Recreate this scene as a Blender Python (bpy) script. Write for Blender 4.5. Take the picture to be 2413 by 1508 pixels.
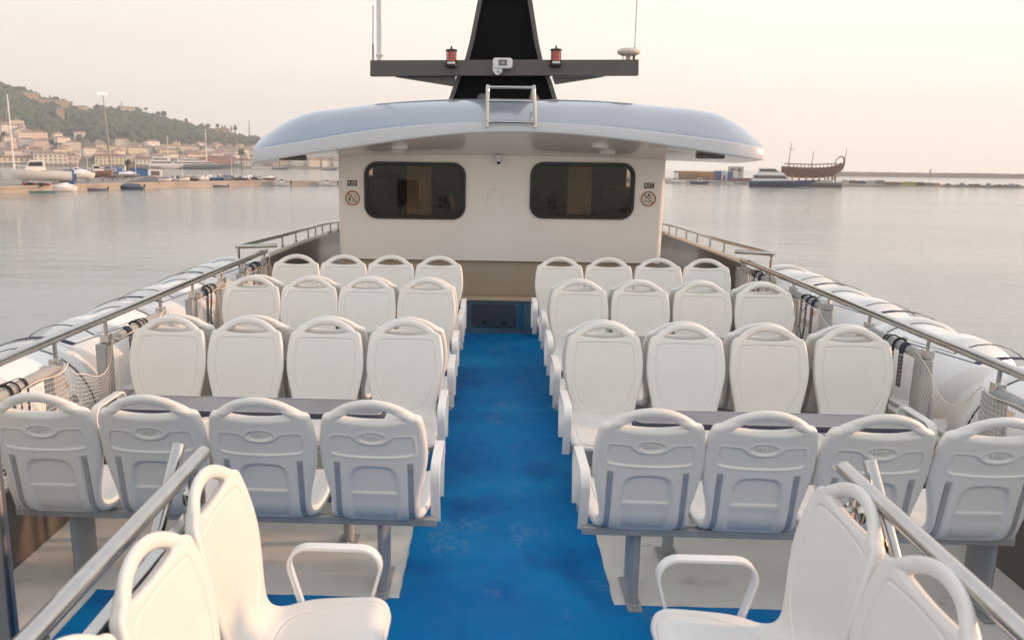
import bpy, bmesh, math, random
import numpy as np
from mathutils import Vector, Matrix, noise

# ------------------------------------------------------------------ scene, camera, sky, sun
for o in list(bpy.data.objects): bpy.data.objects.remove(o)
S = bpy.context.scene
COL = S.collection
rad = math.radians
TRIM = 0.0223                                   # the ferry floats slightly bow-up
BOAT = Matrix.Rotation(TRIM, 4, 'X')            # boat frame -> world frame
SEA = -5.0

cam_d = bpy.data.cameras.new("camera"); cam = bpy.data.objects.new("camera", cam_d); COL.objects.link(cam)
YAW, PIT, ROL = 0.0353, 0.2033, -0.0115
f = Vector((-math.sin(YAW)*math.cos(PIT), math.cos(YAW)*math.cos(PIT), -math.sin(PIT)))
r = Vector((math.cos(YAW), math.sin(YAW), 0)); u = r.cross(f)
r2 = r*math.cos(ROL)-u*math.sin(ROL); u2 = u*math.cos(ROL)+r*math.sin(ROL)
Rm = Matrix((r2, u2, -f)).transposed().to_4x4()
cam.matrix_world = BOAT @ Matrix.Translation((0, 0, 2.0)) @ Rm
cam_d.sensor_width = 36; cam_d.lens = 2000/2413*36
cam_d.shift_x = (1206.5-1084.6)/2413; cam_d.shift_y = 0
cam_d.clip_start = 0.05; cam_d.clip_end = 20000
cam_d.dof.use_dof = True; cam_d.dof.focus_distance = 5.5; cam_d.dof.aperture_fstop = 4.5
S.camera = cam

SUN_EL, SUN_AZ = rad(13.0), rad(84.0)           # azimuth clockwise from +Y (towards the bow)
W = bpy.data.worlds.new("World"); S.world = W; W.use_nodes = True
wn = W.node_tree.nodes; wl = W.node_tree.links; wn.clear()
wo = wn.new('ShaderNodeOutputWorld'); bg = wn.new('ShaderNodeBackground'); bg.inputs['Strength'].default_value = 0.15
sky = wn.new('ShaderNodeTexSky'); sky.sky_type = 'NISHITA'; sky.sun_disc = False
sky.sun_elevation = SUN_EL; sky.sun_rotation = SUN_AZ; sky.air_density = 1.0; sky.dust_density = 3.0; sky.ozone_density = 1.5; sky.altitude = 0
geo = wn.new('ShaderNodeTexCoord'); sep = wn.new('ShaderNodeSeparateXYZ'); wl.new(geo.outputs['Generated'], sep.inputs[0])
# dusty morning haze low over the horizon: cream, brighter towards the sun
hz = wn.new('ShaderNodeMapRange'); hz.interpolation_type = 'SMOOTHSTEP'
hz.inputs['From Min'].default_value = 0.11; hz.inputs['From Max'].default_value = 0.42
hz.inputs['To Min'].default_value = 0.95; hz.inputs['To Max'].default_value = 0.12
wl.new(sep.outputs['Z'], hz.inputs['Value'])
ax = wn.new('ShaderNodeMapRange'); ax.inputs['From Min'].default_value = -0.6; ax.inputs['From Max'].default_value = 0.6
wl.new(sep.outputs['X'], ax.inputs['Value'])
cm = wn.new('ShaderNodeMixRGB'); cm.inputs[1].default_value = (4.4, 4.03, 3.55, 1); cm.inputs[2].default_value = (5.5, 5.05, 4.38, 1)
wl.new(ax.outputs[0], cm.inputs[0])
# faint high cloud streaks
nz = wn.new('ShaderNodeTexNoise'); nz.inputs['Scale'].default_value = 2.2; nz.inputs['Detail'].default_value = 5
mp = wn.new('ShaderNodeMapping'); mp.inputs['Scale'].default_value = (1, 1, 6); wl.new(geo.outputs['Generated'], mp.inputs[0]); wl.new(mp.outputs[0], nz.inputs['Vector'])
nr = wn.new('ShaderNodeMapRange'); nr.inputs['From Min'].default_value = .35; nr.inputs['From Max'].default_value = .7
nr.inputs['To Min'].default_value = .97; nr.inputs['To Max'].default_value = 1.04; wl.new(nz.outputs['Fac'], nr.inputs['Value'])
ml = wn.new('ShaderNodeVectorMath'); ml.operation = 'SCALE'; wl.new(cm.outputs[0], ml.inputs[0]); wl.new(nr.outputs[0], ml.inputs['Scale'])
milk = wn.new('ShaderNodeMixRGB'); milk.inputs[2].default_value = (5.15, 5.3, 5.55, 1); wl.new(sky.outputs[0], milk.inputs[1])
mr = wn.new('ShaderNodeMapRange'); mr.inputs['From Min'].default_value = .3; mr.inputs['From Max'].default_value = 1.0; mr.inputs['To Min'].default_value = .85; mr.inputs['To Max'].default_value = .55
wl.new(sep.outputs['Z'], mr.inputs['Value']); wl.new(mr.outputs[0], milk.inputs[0])
mx = wn.new('ShaderNodeMixRGB'); wl.new(hz.outputs[0], mx.inputs[0]); wl.new(milk.outputs[0], mx.inputs[1]); wl.new(ml.outputs[0], mx.inputs[2])
wl.new(mx.outputs[0], bg.inputs['Color']); wl.new(bg.outputs[0], wo.inputs['Surface'])

sun_d = bpy.data.lights.new("sun", 'SUN'); sun_d.energy = 2.7; sun_d.angle = rad(3.0); sun_d.color = (1.0, 0.58, 0.33)
sun = bpy.data.objects.new("sun", sun_d); COL.objects.link(sun)
sd = Vector((math.sin(SUN_AZ)*math.cos(SUN_EL), math.cos(SUN_AZ)*math.cos(SUN_EL), math.sin(SUN_EL)))
sun.rotation_euler = sd.to_track_quat('Z', 'Y').to_euler()
S.view_settings.view_transform = 'Standard'; S.view_settings.look = 'None'; S.view_settings.gamma = 1
S.view_settings.exposure = 0.68
S.render.resolution_x = 1024; S.render.resolution_y = 639

HAZE = 0.00034
random.seed(7); rng = np.random.default_rng(7)

# ------------------------------------------------------------------ materials
def mat(name, col, rough=.5, metal=0., noise_amt=0., noise_scale=8., bump=0., bump_scale=40., spec=.5, coat=0., col2=None, emit=None, detail=4, stretch=None):
    m = bpy.data.materials.new(name); m.use_nodes = True
    n = m.node_tree.nodes; l = m.node_tree.links; b = n['Principled BSDF']
    b.inputs['Base Color'].default_value = (*col, 1); b.inputs['Roughness'].default_value = rough
    b.inputs['Metallic'].default_value = metal; b.inputs['Specular IOR Level'].default_value = spec
    b.inputs['Coat Weight'].default_value = coat; b.inputs['Coat Roughness'].default_value = .08
    tc = n.new('ShaderNodeTexCoord'); vec = tc.outputs['Object']
    if stretch:
        mpn = n.new('ShaderNodeMapping'); mpn.inputs['Scale'].default_value = stretch; l.new(vec, mpn.inputs[0]); vec = mpn.outputs[0]
    if noise_amt or col2:
        t = n.new('ShaderNodeTexNoise'); t.inputs['Scale'].default_value = noise_scale; t.inputs['Detail'].default_value = detail; l.new(vec, t.inputs['Vector'])
        mr = n.new('ShaderNodeMapRange'); mr.inputs['From Min'].default_value = .3; mr.inputs['From Max'].default_value = .7; l.new(t.outputs['Fac'], mr.inputs['Value'])
        mixn = n.new('ShaderNodeMixRGB'); c2 = col2 or tuple(c*(1-noise_amt) for c in col)
        mixn.inputs[1].default_value = (*col, 1); mixn.inputs[2].default_value = (*c2, 1)
        l.new(mr.outputs[0], mixn.inputs[0]); l.new(mixn.outputs[0], b.inputs['Base Color'])
        rr = n.new('ShaderNodeMapRange'); rr.inputs['To Min'].default_value = rough*.85; rr.inputs['To Max'].default_value = min(1, rough*1.2)
        l.new(t.outputs['Fac'], rr.inputs['Value']); l.new(rr.outputs[0], b.inputs['Roughness'])
    if bump:
        t2 = n.new('ShaderNodeTexNoise'); t2.inputs['Scale'].default_value = bump_scale; t2.inputs['Detail'].default_value = 3; l.new(vec, t2.inputs['Vector'])
        bp = n.new('ShaderNodeBump'); bp.inputs['Strength'].default_value = bump; bp.inputs['Distance'].default_value = .01
        l.new(t2.outputs['Fac'], bp.inputs['Height']); l.new(bp.outputs[0], b.inputs['Normal'])
    if emit:
        b.inputs['Emission Color'].default_value = (*emit[0], 1); b.inputs['Emission Strength'].default_value = emit[1]
    return m

M_ = {}
M_['seat'] = mat('seat_plastic', (.75, .735, .705), .36, noise_amt=.05, noise_scale=5, bump=.05, bump_scale=300, spec=.5)
def seat_wear(m):
    n = m.node_tree.nodes; l = m.node_tree.links; b = n['Principled BSDF']; src = b.inputs['Base Color'].links[0].from_socket
    oi = n.new('ShaderNodeObjectInfo'); mr = n.new('ShaderNodeMapRange'); mr.inputs['To Min'].default_value = 0; mr.inputs['To Max'].default_value = .75; l.new(oi.outputs['Random'], mr.inputs['Value'])
    mx = n.new('ShaderNodeMixRGB'); mx.blend_type = 'MULTIPLY'; mx.inputs[2].default_value = (.985, .955, .90, 1); l.new(mr.outputs[0], mx.inputs[0]); l.new(src, mx.inputs[1])
    tc = n.new('ShaderNodeTexCoord'); va = n.new('ShaderNodeVectorMath'); va.operation = 'ADD'; l.new(tc.outputs['Object'], va.inputs[0]); l.new(oi.outputs['Random'], va.inputs[1])
    t = n.new('ShaderNodeTexNoise'); t.inputs['Scale'].default_value = 7; t.inputs['Detail'].default_value = 9; t.inputs['Roughness'].default_value = .72; l.new(va.outputs[0], t.inputs['Vector'])
    r_ = n.new('ShaderNodeMapRange'); r_.inputs['From Min'].default_value = .56; r_.inputs['From Max'].default_value = .80; r_.inputs['To Max'].default_value = .20; l.new(t.outputs['Fac'], r_.inputs['Value'])
    m2 = n.new('ShaderNodeMixRGB'); m2.inputs[2].default_value = (.50, .45, .38, 1); l.new(r_.outputs[0], m2.inputs[0]); l.new(mx.outputs[0], m2.inputs[1]); l.new(m2.outputs[0], b.inputs['Base Color'])
seat_wear(M_['seat'])
M_['steel'] = mat('stainless_steel', (.55, .53, .50), .13, 1., noise_amt=.12, noise_scale=14, stretch=(1, 1, 1))
M_['brushed'] = mat('brushed_metal', (.42, .41, .40), .38, 1., noise_amt=.2, noise_scale=6, bump=.05, bump_scale=60)
M_['frame'] = mat('grey_painted_metal', (.36, .37, .37), .42, 0., noise_amt=.15, noise_scale=10, coat=.2)
M_['strap_metal'] = mat('bracket_metal', (.46, .46, .47), .42, .35, noise_amt=.15, noise_scale=20)
M_['gel'] = mat('gelcoat_white', (.79, .735, .68), .22, noise_amt=.04, noise_scale=1.5, coat=.5, bump=.03, bump_scale=3)
M_['fascia'] = mat('fascia_lit_tint', (.56, .575, .60), .18, noise_amt=.05, noise_scale=2, coat=.7); M_['roof'] = mat('roof_sky_tint', (.27, .32, .39), .16, noise_amt=.05, noise_scale=2, coat=.8, bump=.02, bump_scale=2.5)  # sky reflection put into colour: bluer, darker roof top, paler upright fascia
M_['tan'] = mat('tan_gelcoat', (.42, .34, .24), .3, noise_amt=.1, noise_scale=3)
M_['dark'] = mat('dark_rubber', (.012, .012, .013), .35, noise_amt=.2)
M_['mastblack'] = mat('mast_black', (.004, .004, .0045), .6, noise_amt=.3, noise_scale=3, spec=.12)
M_['mastgrey'] = mat('mast_grey', (.095, .085, .08), .38, noise_amt=.12, noise_scale=4, coat=.2)
M_['bulwark'] = mat('bulwark_grey', (.13, .115, .10), .30, noise_amt=.25, noise_scale=3, coat=.25)
M_['raft'] = mat('raft_white', (.80, .79, .77), .28, noise_amt=.06, noise_scale=5, coat=.4, bump=.04, bump_scale=30)
M_['navy'] = mat('navy_webbing', (.012, .02, .06), .7, bump=.2, bump_scale=200)
M_['black'] = mat('black_webbing', (.010, .010, .012), .6)
M_['net'] = mat('net_cord', (.70, .62, .52), .8)
M_['tabletop'] = mat('table_laminate', (.19, .18, .20), .22, noise_amt=.2, noise_scale=4, spec=.3)
M_['tableedge'] = mat('table_navy_edge', (.03, .033, .065), .35)
M_['red'] = mat('red_lens', (.12, .012, .008), .15, coat=1., emit=((1, .03, .01), .04))
M_['redled'] = mat('red_led', (.9, .12, .08), .2, emit=((1, .12, .08), .35))
M_['white'] = mat('white_plastic', (.78, .77, .75), .35, noise_amt=.04)
M_['screen'] = mat('grey_lens', (.12, .12, .13), .12, coat=.6)
M_['signbrown'] = mat('sign_brown', (.075, .055, .04), .5)
M_['signorange'] = mat('sign_orange', (.38, .14, .03), .5)
M_['signpale'] = mat('sign_pale', (.62, .58, .52), .5)
M_['signdark'] = mat('sign_dark_print', (.10, .11, .11), .5)
M_['interior'] = mat('cabin_interior', (.035, .026, .018), .5, noise_amt=.3, noise_scale=2)
M_['curtain'] = mat('cabin_curtain', (.85, .76, .66), .8, noise_amt=.2, noise_scale=6)
M_['hatch'] = mat('hatch_navy', (.045, .055, .08), .35, noise_amt=.2, noise_scale=5)
M_['stripblue'] = mat('strip_blue', (.01, .09, .19), .5); M_['stepblue'] = mat('step_blue', (.07, .14, .20), .4, noise_amt=.3, noise_scale=5)
M_['guard'] = mat('guard_panel_navy', (.012, .02, .035), .15, noise_amt=.3, coat=.5)
M_['hull'] = mat('hull_white', (.6, .6, .6), .3)

def node_blue_deck():
    m = mat('blue_deck_paint', (.0, .1, .33), .5, spec=.12)
    n = m.node_tree.nodes; l = m.node_tree.links; b = n['Principled BSDF']; tc = n.new('ShaderNodeTexCoord')
    def noi(scale, detail, lo, hi, st=None):
        t = n.new('ShaderNodeTexNoise'); t.inputs['Scale'].default_value = scale; t.inputs['Detail'].default_value = detail
        v = tc.outputs['Object']
        if st: q = n.new('ShaderNodeMapping'); q.inputs['Scale'].default_value = st; q.inputs['Location'].default_value = (3.1, 1.7, 0); l.new(v, q.inputs[0]); v = q.outputs[0]
        l.new(v, t.inputs['Vector']); r_ = n.new('ShaderNodeMapRange'); r_.inputs['From Min'].default_value = lo; r_.inputs['From Max'].default_value = hi
        l.new(t.outputs['Fac'], r_.inputs['Value']); return r_.outputs[0]
    a = n.new('ShaderNodeMixRGB'); a.inputs[1].default_value = (.0, .150, .42, 1); a.inputs[2].default_value = (.0, .215, .50, 1); l.new(noi(1.6, 6, .35, .68), a.inputs[0])
    c = n.new('ShaderNodeMixRGB'); c.inputs[2].default_value = (.0, .085, .30, 1); l.new(a.outputs[0], c.inputs[1]); l.new(noi(2.6, 8, .52, .75, (1, .7, 1)), c.inputs[0])
    d = n.new('ShaderNodeMixRGB'); d.inputs[2].default_value = (.08, .24, .46, 1); l.new(c.outputs[0], d.inputs[1])
    sp = n.new('ShaderNodeMixRGB'); sp.inputs[2].default_value = (.02, .09, .22, 1); l.new(c.outputs[0], sp.inputs[1]); l.new(noi(70, 6, .58, .72), sp.inputs[0]); c = sp
    # worn patches (scuffed paint) - their own ragged shapes
    p1 = noi(26, 10, .40, .72); p2 = noi(2.3, 2, .60, .66, (1.3, .9, 1)); mm = n.new('ShaderNodeMath'); mm.operation = 'MULTIPLY'; l.new(p1, mm.inputs[0]); l.new(p2, mm.inputs[1])
    l.new(mm.outputs[0], d.inputs[0]); l.new(d.outputs[0], b.inputs['Base Color'])
    rr = n.new('ShaderNodeMapRange'); rr.inputs['To Min'].default_value = .38; rr.inputs['To Max'].default_value = .62; l.new(noi(9, 5, .3, .7), rr.inputs['Value']); l.new(rr.outputs[0], b.inputs['Roughness'])
    t2 = n.new('ShaderNodeTexNoise'); t2.inputs['Scale'].default_value = 160; t2.inputs['Detail'].default_value = 4; l.new(tc.outputs['Object'], t2.inputs['Vector'])
    bp = n.new('ShaderNodeBump'); bp.inputs['Strength'].default_value = .35; bp.inputs['Distance'].default_value = .004; l.new(t2.outputs['Fac'], bp.inputs['Height']); l.new(bp.outputs[0], b.inputs['Normal'])
    return m
M_['blue'] = node_blue_deck()

def node_white_deck():
    m = mat('white_deck_paint', (.5, .46, .41), .45)
    n = m.node_tree.nodes; l = m.node_tree.links; b = n['Principled BSDF']; tc = n.new('ShaderNodeTexCoord')
    def noi(scale, detail, lo, hi, st=None, dist=0):
        t = n.new('ShaderNodeTexNoise'); t.inputs['Scale'].default_value = scale; t.inputs['Detail'].default_value = detail; t.inputs['Distortion'].default_value = dist
        v = tc.outputs['Object']
        if st: q = n.new('ShaderNodeMapping'); q.inputs['Scale'].default_value = st; l.new(v, q.inputs[0]); v = q.outputs[0]
        l.new(v, t.inputs['Vector']); r_ = n.new('ShaderNodeMapRange'); r_.inputs['From Min'].default_value = lo; r_.inputs['From Max'].default_value = hi
        l.new(t.outputs['Fac'], r_.inputs['Value']); return r_.outputs[0]
    a = n.new('ShaderNodeMixRGB'); a.inputs[1].default_value = (.78, .745, .68, 1); a.inputs[2].default_value = (.66, .62, .55, 1); l.new(noi(2.2, 7, .35, .72), a.inputs[0])
    c = n.new('ShaderNodeMixRGB'); c.inputs[2].default_value = (.38, .31, .24, 1); l.new(a.outputs[0], c.inputs[1]); l.new(noi(4, 10, .60, .80, (1, 1.5, 1), .3), c.inputs[0])
    l.new(c.outputs[0], b.inputs['Base Color'])
    return m
M_['whitedeck'] = node_white_deck()

def glass_mat(name, tint, gloss=.18):
    m = bpy.data.materials.new(name); m.use_nodes = True; n = m.node_tree.nodes; l = m.node_tree.links; n.clear()
    o = n.new('ShaderNodeOutputMaterial'); mix = n.new('ShaderNodeMixShader'); t = n.new('ShaderNodeBsdfTransparent'); g = n.new('ShaderNodeBsdfGlossy')
    t.inputs[0].default_value = (*tint, 1); g.inputs['Roughness'].default_value = .02; g.inputs[0].default_value = (.9, .9, .9, 1)
    lw = n.new('ShaderNodeFresnel'); lw.inputs[0].default_value = 1.42; l.new(lw.outputs[0], mix.inputs[0])
    l.new(t.outputs[0], mix.inputs[1]); l.new(g.outputs[0], mix.inputs[2]); l.new(mix.outputs[0], o.inputs[0]); return m
M_['clearglass'] = glass_mat('clear_side_glass', (.92, .93, .92)); M_['glass'] = glass_mat('tinted_window_glass', (.66, .60, .52))

# ------------------------------------------------------------------ mesh helpers
class MB:
    def __init__(s): s.v = []; s.f = []; s.m = []
    def add(s, vs, fs, mi=0):
        o = len(s.v); s.v += [tuple(p) for p in vs]; s.f += [tuple(i+o for i in q) for q in fs]; s.m += [mi]*len(fs); return s
    def box(s, x0, x1, y0, y1, z0, z1, mi=0):
        return s.add([(x0, y0, z0), (x1, y0, z0), (x1, y1, z0), (x0, y1, z0), (x0, y0, z1), (x1, y0, z1), (x1, y1, z1), (x0, y1, z1)],
                     [(0, 3, 2, 1), (4, 5, 6, 7), (0, 1, 5, 4), (1, 2, 6, 5), (2, 3, 7, 6), (3, 0, 4, 7)], mi)
    def obox(s, c, ax, ay, az, mi=0):     # oriented box, half-axis vectors
        c, ax, ay, az = map(Vector, (c, ax, ay, az))
        vs = [c+ax*i+ay*j+az*k for k in (-1, 1) for j in (-1, 1) for i in (-1, 1)]
        return s.add(vs, [(0, 2, 3, 1), (4, 5, 7, 6), (0, 1, 5, 4), (1, 3, 7, 5), (3, 2, 6, 7), (2, 0, 4, 6)], mi)
    def tube(s, pts, r, n=12, closed=False, cap=True, mi=0, flat=1.0, up=None):
        pts = [Vector(p) for p in pts]; N = len(pts); rings = []; prev = None
        rs = r if isinstance(r, (list, tuple)) else [r]*N
        for i, p in enumerate(pts):
            a = pts[(i-1) % N] if (i > 0 or closed) else p; b = pts[(i+1) % N] if (i < N-1 or closed) else p
            t = (b-a).normalized()
            if up is not None: nrm = Vector(up) - t*Vector(up).dot(t)
            elif prev is None:
                g = Vector((0, 0, 1)) if abs(t.z) < .9 else Vector((0, 1, 0)); nrm = g - t*g.dot(t)
            else: nrm = prev - t*prev.dot(t)
            nrm.normalize(); prev = nrm; bi = t.cross(nrm)
            rings.append([p + nrm*math.cos(2*math.pi*k/n)*rs[i] + bi*math.sin(2*math.pi*k/n)*rs[i]*flat for k in range(n)])
        vs = [q for rg in rings for q in rg]; fs = []
        for i in range(N if closed else N-1):
            j = (i+1) % N
            for k in range(n): fs.append((i*n+k, i*n+(k+1) % n, j*n+(k+1) % n, j*n+k))
        if cap and not closed: fs.append(tuple(range(n-1, -1, -1))); fs.append(tuple((N-1)*n+k for k in range(n)))
        return s.add(vs, fs, mi)
    def cyl(s, c, r, h, n=20, axis='z', mi=0, r2=None):
        c = Vector(c); d = {'x': Vector((1, 0, 0)), 'y': Vector((0, 1, 0)), 'z': Vector((0, 0, 1))}[axis]
        return s.tube([c, c+d*h], [r, r if r2 is None else r2], n, mi=mi)
    def lathe(s, prof, c=(0, 0, 0), n=24, axis='z', mi=0):
        vs = []; fs = []; c = Vector(c)
        for (rr, h) in prof:
            for k in range(n):
                a = 2*math.pi*k/n; x, y = rr*math.cos(a), rr*math.sin(a)
                vs.append(c + (Vector((x, y, h)) if axis == 'z' else Vector((x, h, y)) if axis == 'y' else Vector((h, x, y))))
        for i in range(len(prof)-1):
            for k in range(n): fs.append((i*n+k, i*n+(k+1) % n, (i+1)*n+(k+1) % n, (i+1)*n+k))
        fs.append(tuple(range(n-1, -1, -1))); fs.append(tuple((len(prof)-1)*n+k for k in range(n)))
        return s.add(vs, fs, mi)
    def prism(s, poly, h0, h1, plane='xz', mi=0):   # poly in plane, extruded along the third axis
        n = len(poly); P = {'xz': lambda a, b, h: (a, h, b), 'xy': lambda a, b, h: (a, b, h), 'yz': lambda a, b, h: (h, a, b)}[plane]
        vs = [P(a, b, h0) for a, b in poly]+[P(a, b, h1) for a, b in poly]
        return s.add(vs, [tuple(range(n-1, -1, -1)), tuple(range(n, 2*n))]+[(i, (i+1) % n, n+(i+1) % n, n+i) for i in range(n)], mi)
    def build(s, name, mats, parent=None, smooth=True, bevel=0, seg=2, org=(0, 0, 0), frame=None, angle=35, fix=True):
        me = bpy.data.meshes.new(name); ox, oy, oz = org
        me.from_pydata([(a-ox, b-oy, c-oz) for a, b, c in s.v], [], s.f)
        for m in (mats if isinstance(mats, (list, tuple)) else [mats]): me.materials.append(M_[m] if isinstance(m, str) else m)
        for p, mi in zip(me.polygons, s.m): p.material_index = mi
        if fix:
            b = bmesh.new(); b.from_mesh(me); bmesh.ops.recalc_face_normals(b, faces=b.faces); b.to_mesh(me); b.free()
        if smooth:
            me.polygons.foreach_set('use_smooth', [True]*len(me.polygons)); me.set_sharp_from_angle(angle=rad(angle))
        o = bpy.data.objects.new(name, me); COL.objects.link(o)
        if parent is not None: o.parent = parent
        elif frame is not None: o.matrix_world = frame @ Matrix.Translation(org)
        else: o.location = org
        if bevel:
            bm_ = o.modifiers.new('bevel', 'BEVEL'); bm_.width = bevel; bm_.segments = seg; bm_.limit_method = 'ANGLE'; bm_.angle_limit = rad(40)
        return o

def tag(o, label, cat, group=None):
    o['label'] = label; o['category'] = cat
    if group: o['group'] = group
    return o
def struct(o): o['kind'] = 'structure'; return o
def thing(name, label, cat, loc=(0, 0, 0), rz=0, group=None, frame=BOAT):
    o = bpy.data.objects.new(name, None); COL.objects.link(o); o.empty_display_size = .1
    o.matrix_world = (frame if frame is not None else Matrix()) @ Matrix.Translation(loc) @ Matrix.Rotation(rz, 4, 'Z')
    return tag(o, label, cat, group)
def copy_thing(src, label, loc, rz=0, frame=BOAT, sc=None):
    c = src.copy(); COL.objects.link(c); c.matrix_world = (frame if frame is not None else Matrix()) @ Matrix.Translation(loc) @ Matrix.Rotation(rz, 4, 'Z') @ (Matrix.Diagonal((*sc, 1)) if sc else Matrix())
    c['label'] = label
    for ch in src.children:
        d = ch.copy(); COL.objects.link(d); d.parent = c; d.matrix_parent_inverse = ch.matrix_parent_inverse
        for g in ch.children:
            e = g.copy(); COL.objects.link(e); e.parent = d
    return c
def rrect(x0, x1, z0, z1, r, n=6):
    out = []
    for cx, cz, a0 in ((x1-r, z1-r, 0), (x0+r, z1-r, 90), (x0+r, z0+r, 180), (x1-r, z0+r, 270)):
        for k in range(n+1):
            a = rad(a0+90*k/n); out.append((cx+r*math.cos(a), cz+r*math.sin(a)))
    return out
def ring_frame(mb, outer, inner, y0, y1, mi=0):   # frame between two equal-count loops in xz, front y0, back y1
    n = len(outer); vs = [(a, y0, b) for a, b in outer]+[(a, y0, b) for a, b in inner]+[(a, y1, b) for a, b in outer]+[(a, y1, b) for a, b in inner]
    fs = []
    for i in range(n):
        j = (i+1) % n
        fs += [(i, j, n+j, n+i), (2*n+i, 3*n+i, 3*n+j, 2*n+j), (i, 2*n+i, 2*n+j, j), (n+i, n+j, 3*n+j, 3*n+i)]
    mb.add(vs, fs, mi)
def text_obj(txt, size, matname, parent, loc, rot, extrude=.0008, name='lettering', sx=1):
    cu = bpy.data.curves.new(name, 'FONT'); cu.body = txt; cu.size = size; cu.extrude = extrude; cu.align_x = 'CENTER'; cu.align_y = 'CENTER'
    t = bpy.data.objects.new(name, cu); COL.objects.link(t); bpy.context.view_layer.update()
    me = bpy.data.meshes.new_from_object(t); bpy.data.objects.remove(t); me.materials.clear(); me.materials.append(M_[matname])
    o = bpy.data.objects.new(name, me); COL.objects.link(o); o.parent = parent; o.location = loc; o.rotation_euler = rot; o.scale = (sx, 1, 1); return o

# ------------------------------------------------------------------ the moulded seat (implicit surface in flattened seat space, then bent to profile)
VT = .575
def smooth_interp(x, xs, ys):
    xs = np.array(xs, float); ys = np.array(ys, float); d = np.gradient(ys, xs)
    i = np.clip(np.searchsorted(xs, x)-1, 0, len(xs)-2); h = xs[i+1]-xs[i]; t = np.clip((x-xs[i])/h, 0, 1)
    return (2*t**3-3*t**2+1)*ys[i]+(t**3-2*t**2+t)*h*d[i]+(-2*t**3+3*t**2)*ys[i+1]+(t**3-t**2)*h*d[i+1]
HWV = [-.48, -.40, -.25, -.12, -.04, .03, .10, .18, .28, .38, .45, .50, .60]
HWU = [.212, .218, .222, .223, .206, .186, .191, .208, .2245, .222, .212, .200, .190]
def ss(a, b, x): t = np.clip((x-a)/(b-a), 0, 1); return t*t*(3-2*t)
def phi(v):
    p = np.full_like(v, 187.)
    p = p + (100-187)*ss(-.085, .085, v)
    p = p + (107-100)*ss(.15, .50, v)
    p = p + (118-187)*(1-ss(-.475, -.36, v))
    return np.radians(p)
_vv = np.linspace(-.52, .64, 1161); _ph = phi(_vv); _dv = _vv[1]-_vv[0]
_Y = np.cumsum(np.cos(_ph))*_dv; _Z = np.cumsum(np.sin(_ph))*_dv
_k = np.argmin(abs(_vv-VT)); _Y += -.36-_Y[_k]; _Z += 1.0-_Z[_k]
def bend(U, V, Wd):
    y = np.interp(V, _vv, _Y); z = np.interp(V, _vv, _Z); p = np.interp(V, _vv, _ph)
    dish = .016*(np.abs(U)/.22)**2.4*ss(-.5, -.2, V) + .006*(np.abs(U)/.22)**2
    w = Wd - dish
    return U, y - np.sin(p)*w, z + np.cos(p)*w
def poly_dist(P, Uq, Vq):
    P = np.array(P); d = np.full(Uq.shape, 9.); inside = np.zeros(Uq.shape, bool)
    for (a, b), (c, e) in zip(P, np.roll(P, -1, 0)):
        ex, ey = c-a, e-b; t = np.clip(((Uq-a)*ex+(Vq-b)*ey)/(ex*ex+ey*ey+1e-12), 0, 1)
        d = np.minimum(d, np.hypot(Uq-a-t*ex, Vq-b-t*ey))
        cond = ((b > Vq) != (e > Vq)); inside ^= cond & (Uq < (c-a)*(Vq-b)/((e-b) if e != b else 1e-12)+a)
    return np.where(inside, -d, d)
def chaikin(P, n=2):
    P = [tuple(p) for p in P]
    for _ in range(n):
        Q = []
        for a, b in zip(P, P[1:]+P[:1]): Q += [(a[0]*.75+b[0]*.25, a[1]*.75+b[1]*.25), (a[0]*.25+b[0]*.75, a[1]*.25+b[1]*.75)]
        P = Q
    return P
def sym(P): return P + [(-a, b) for a, b in reversed(P)]

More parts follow.
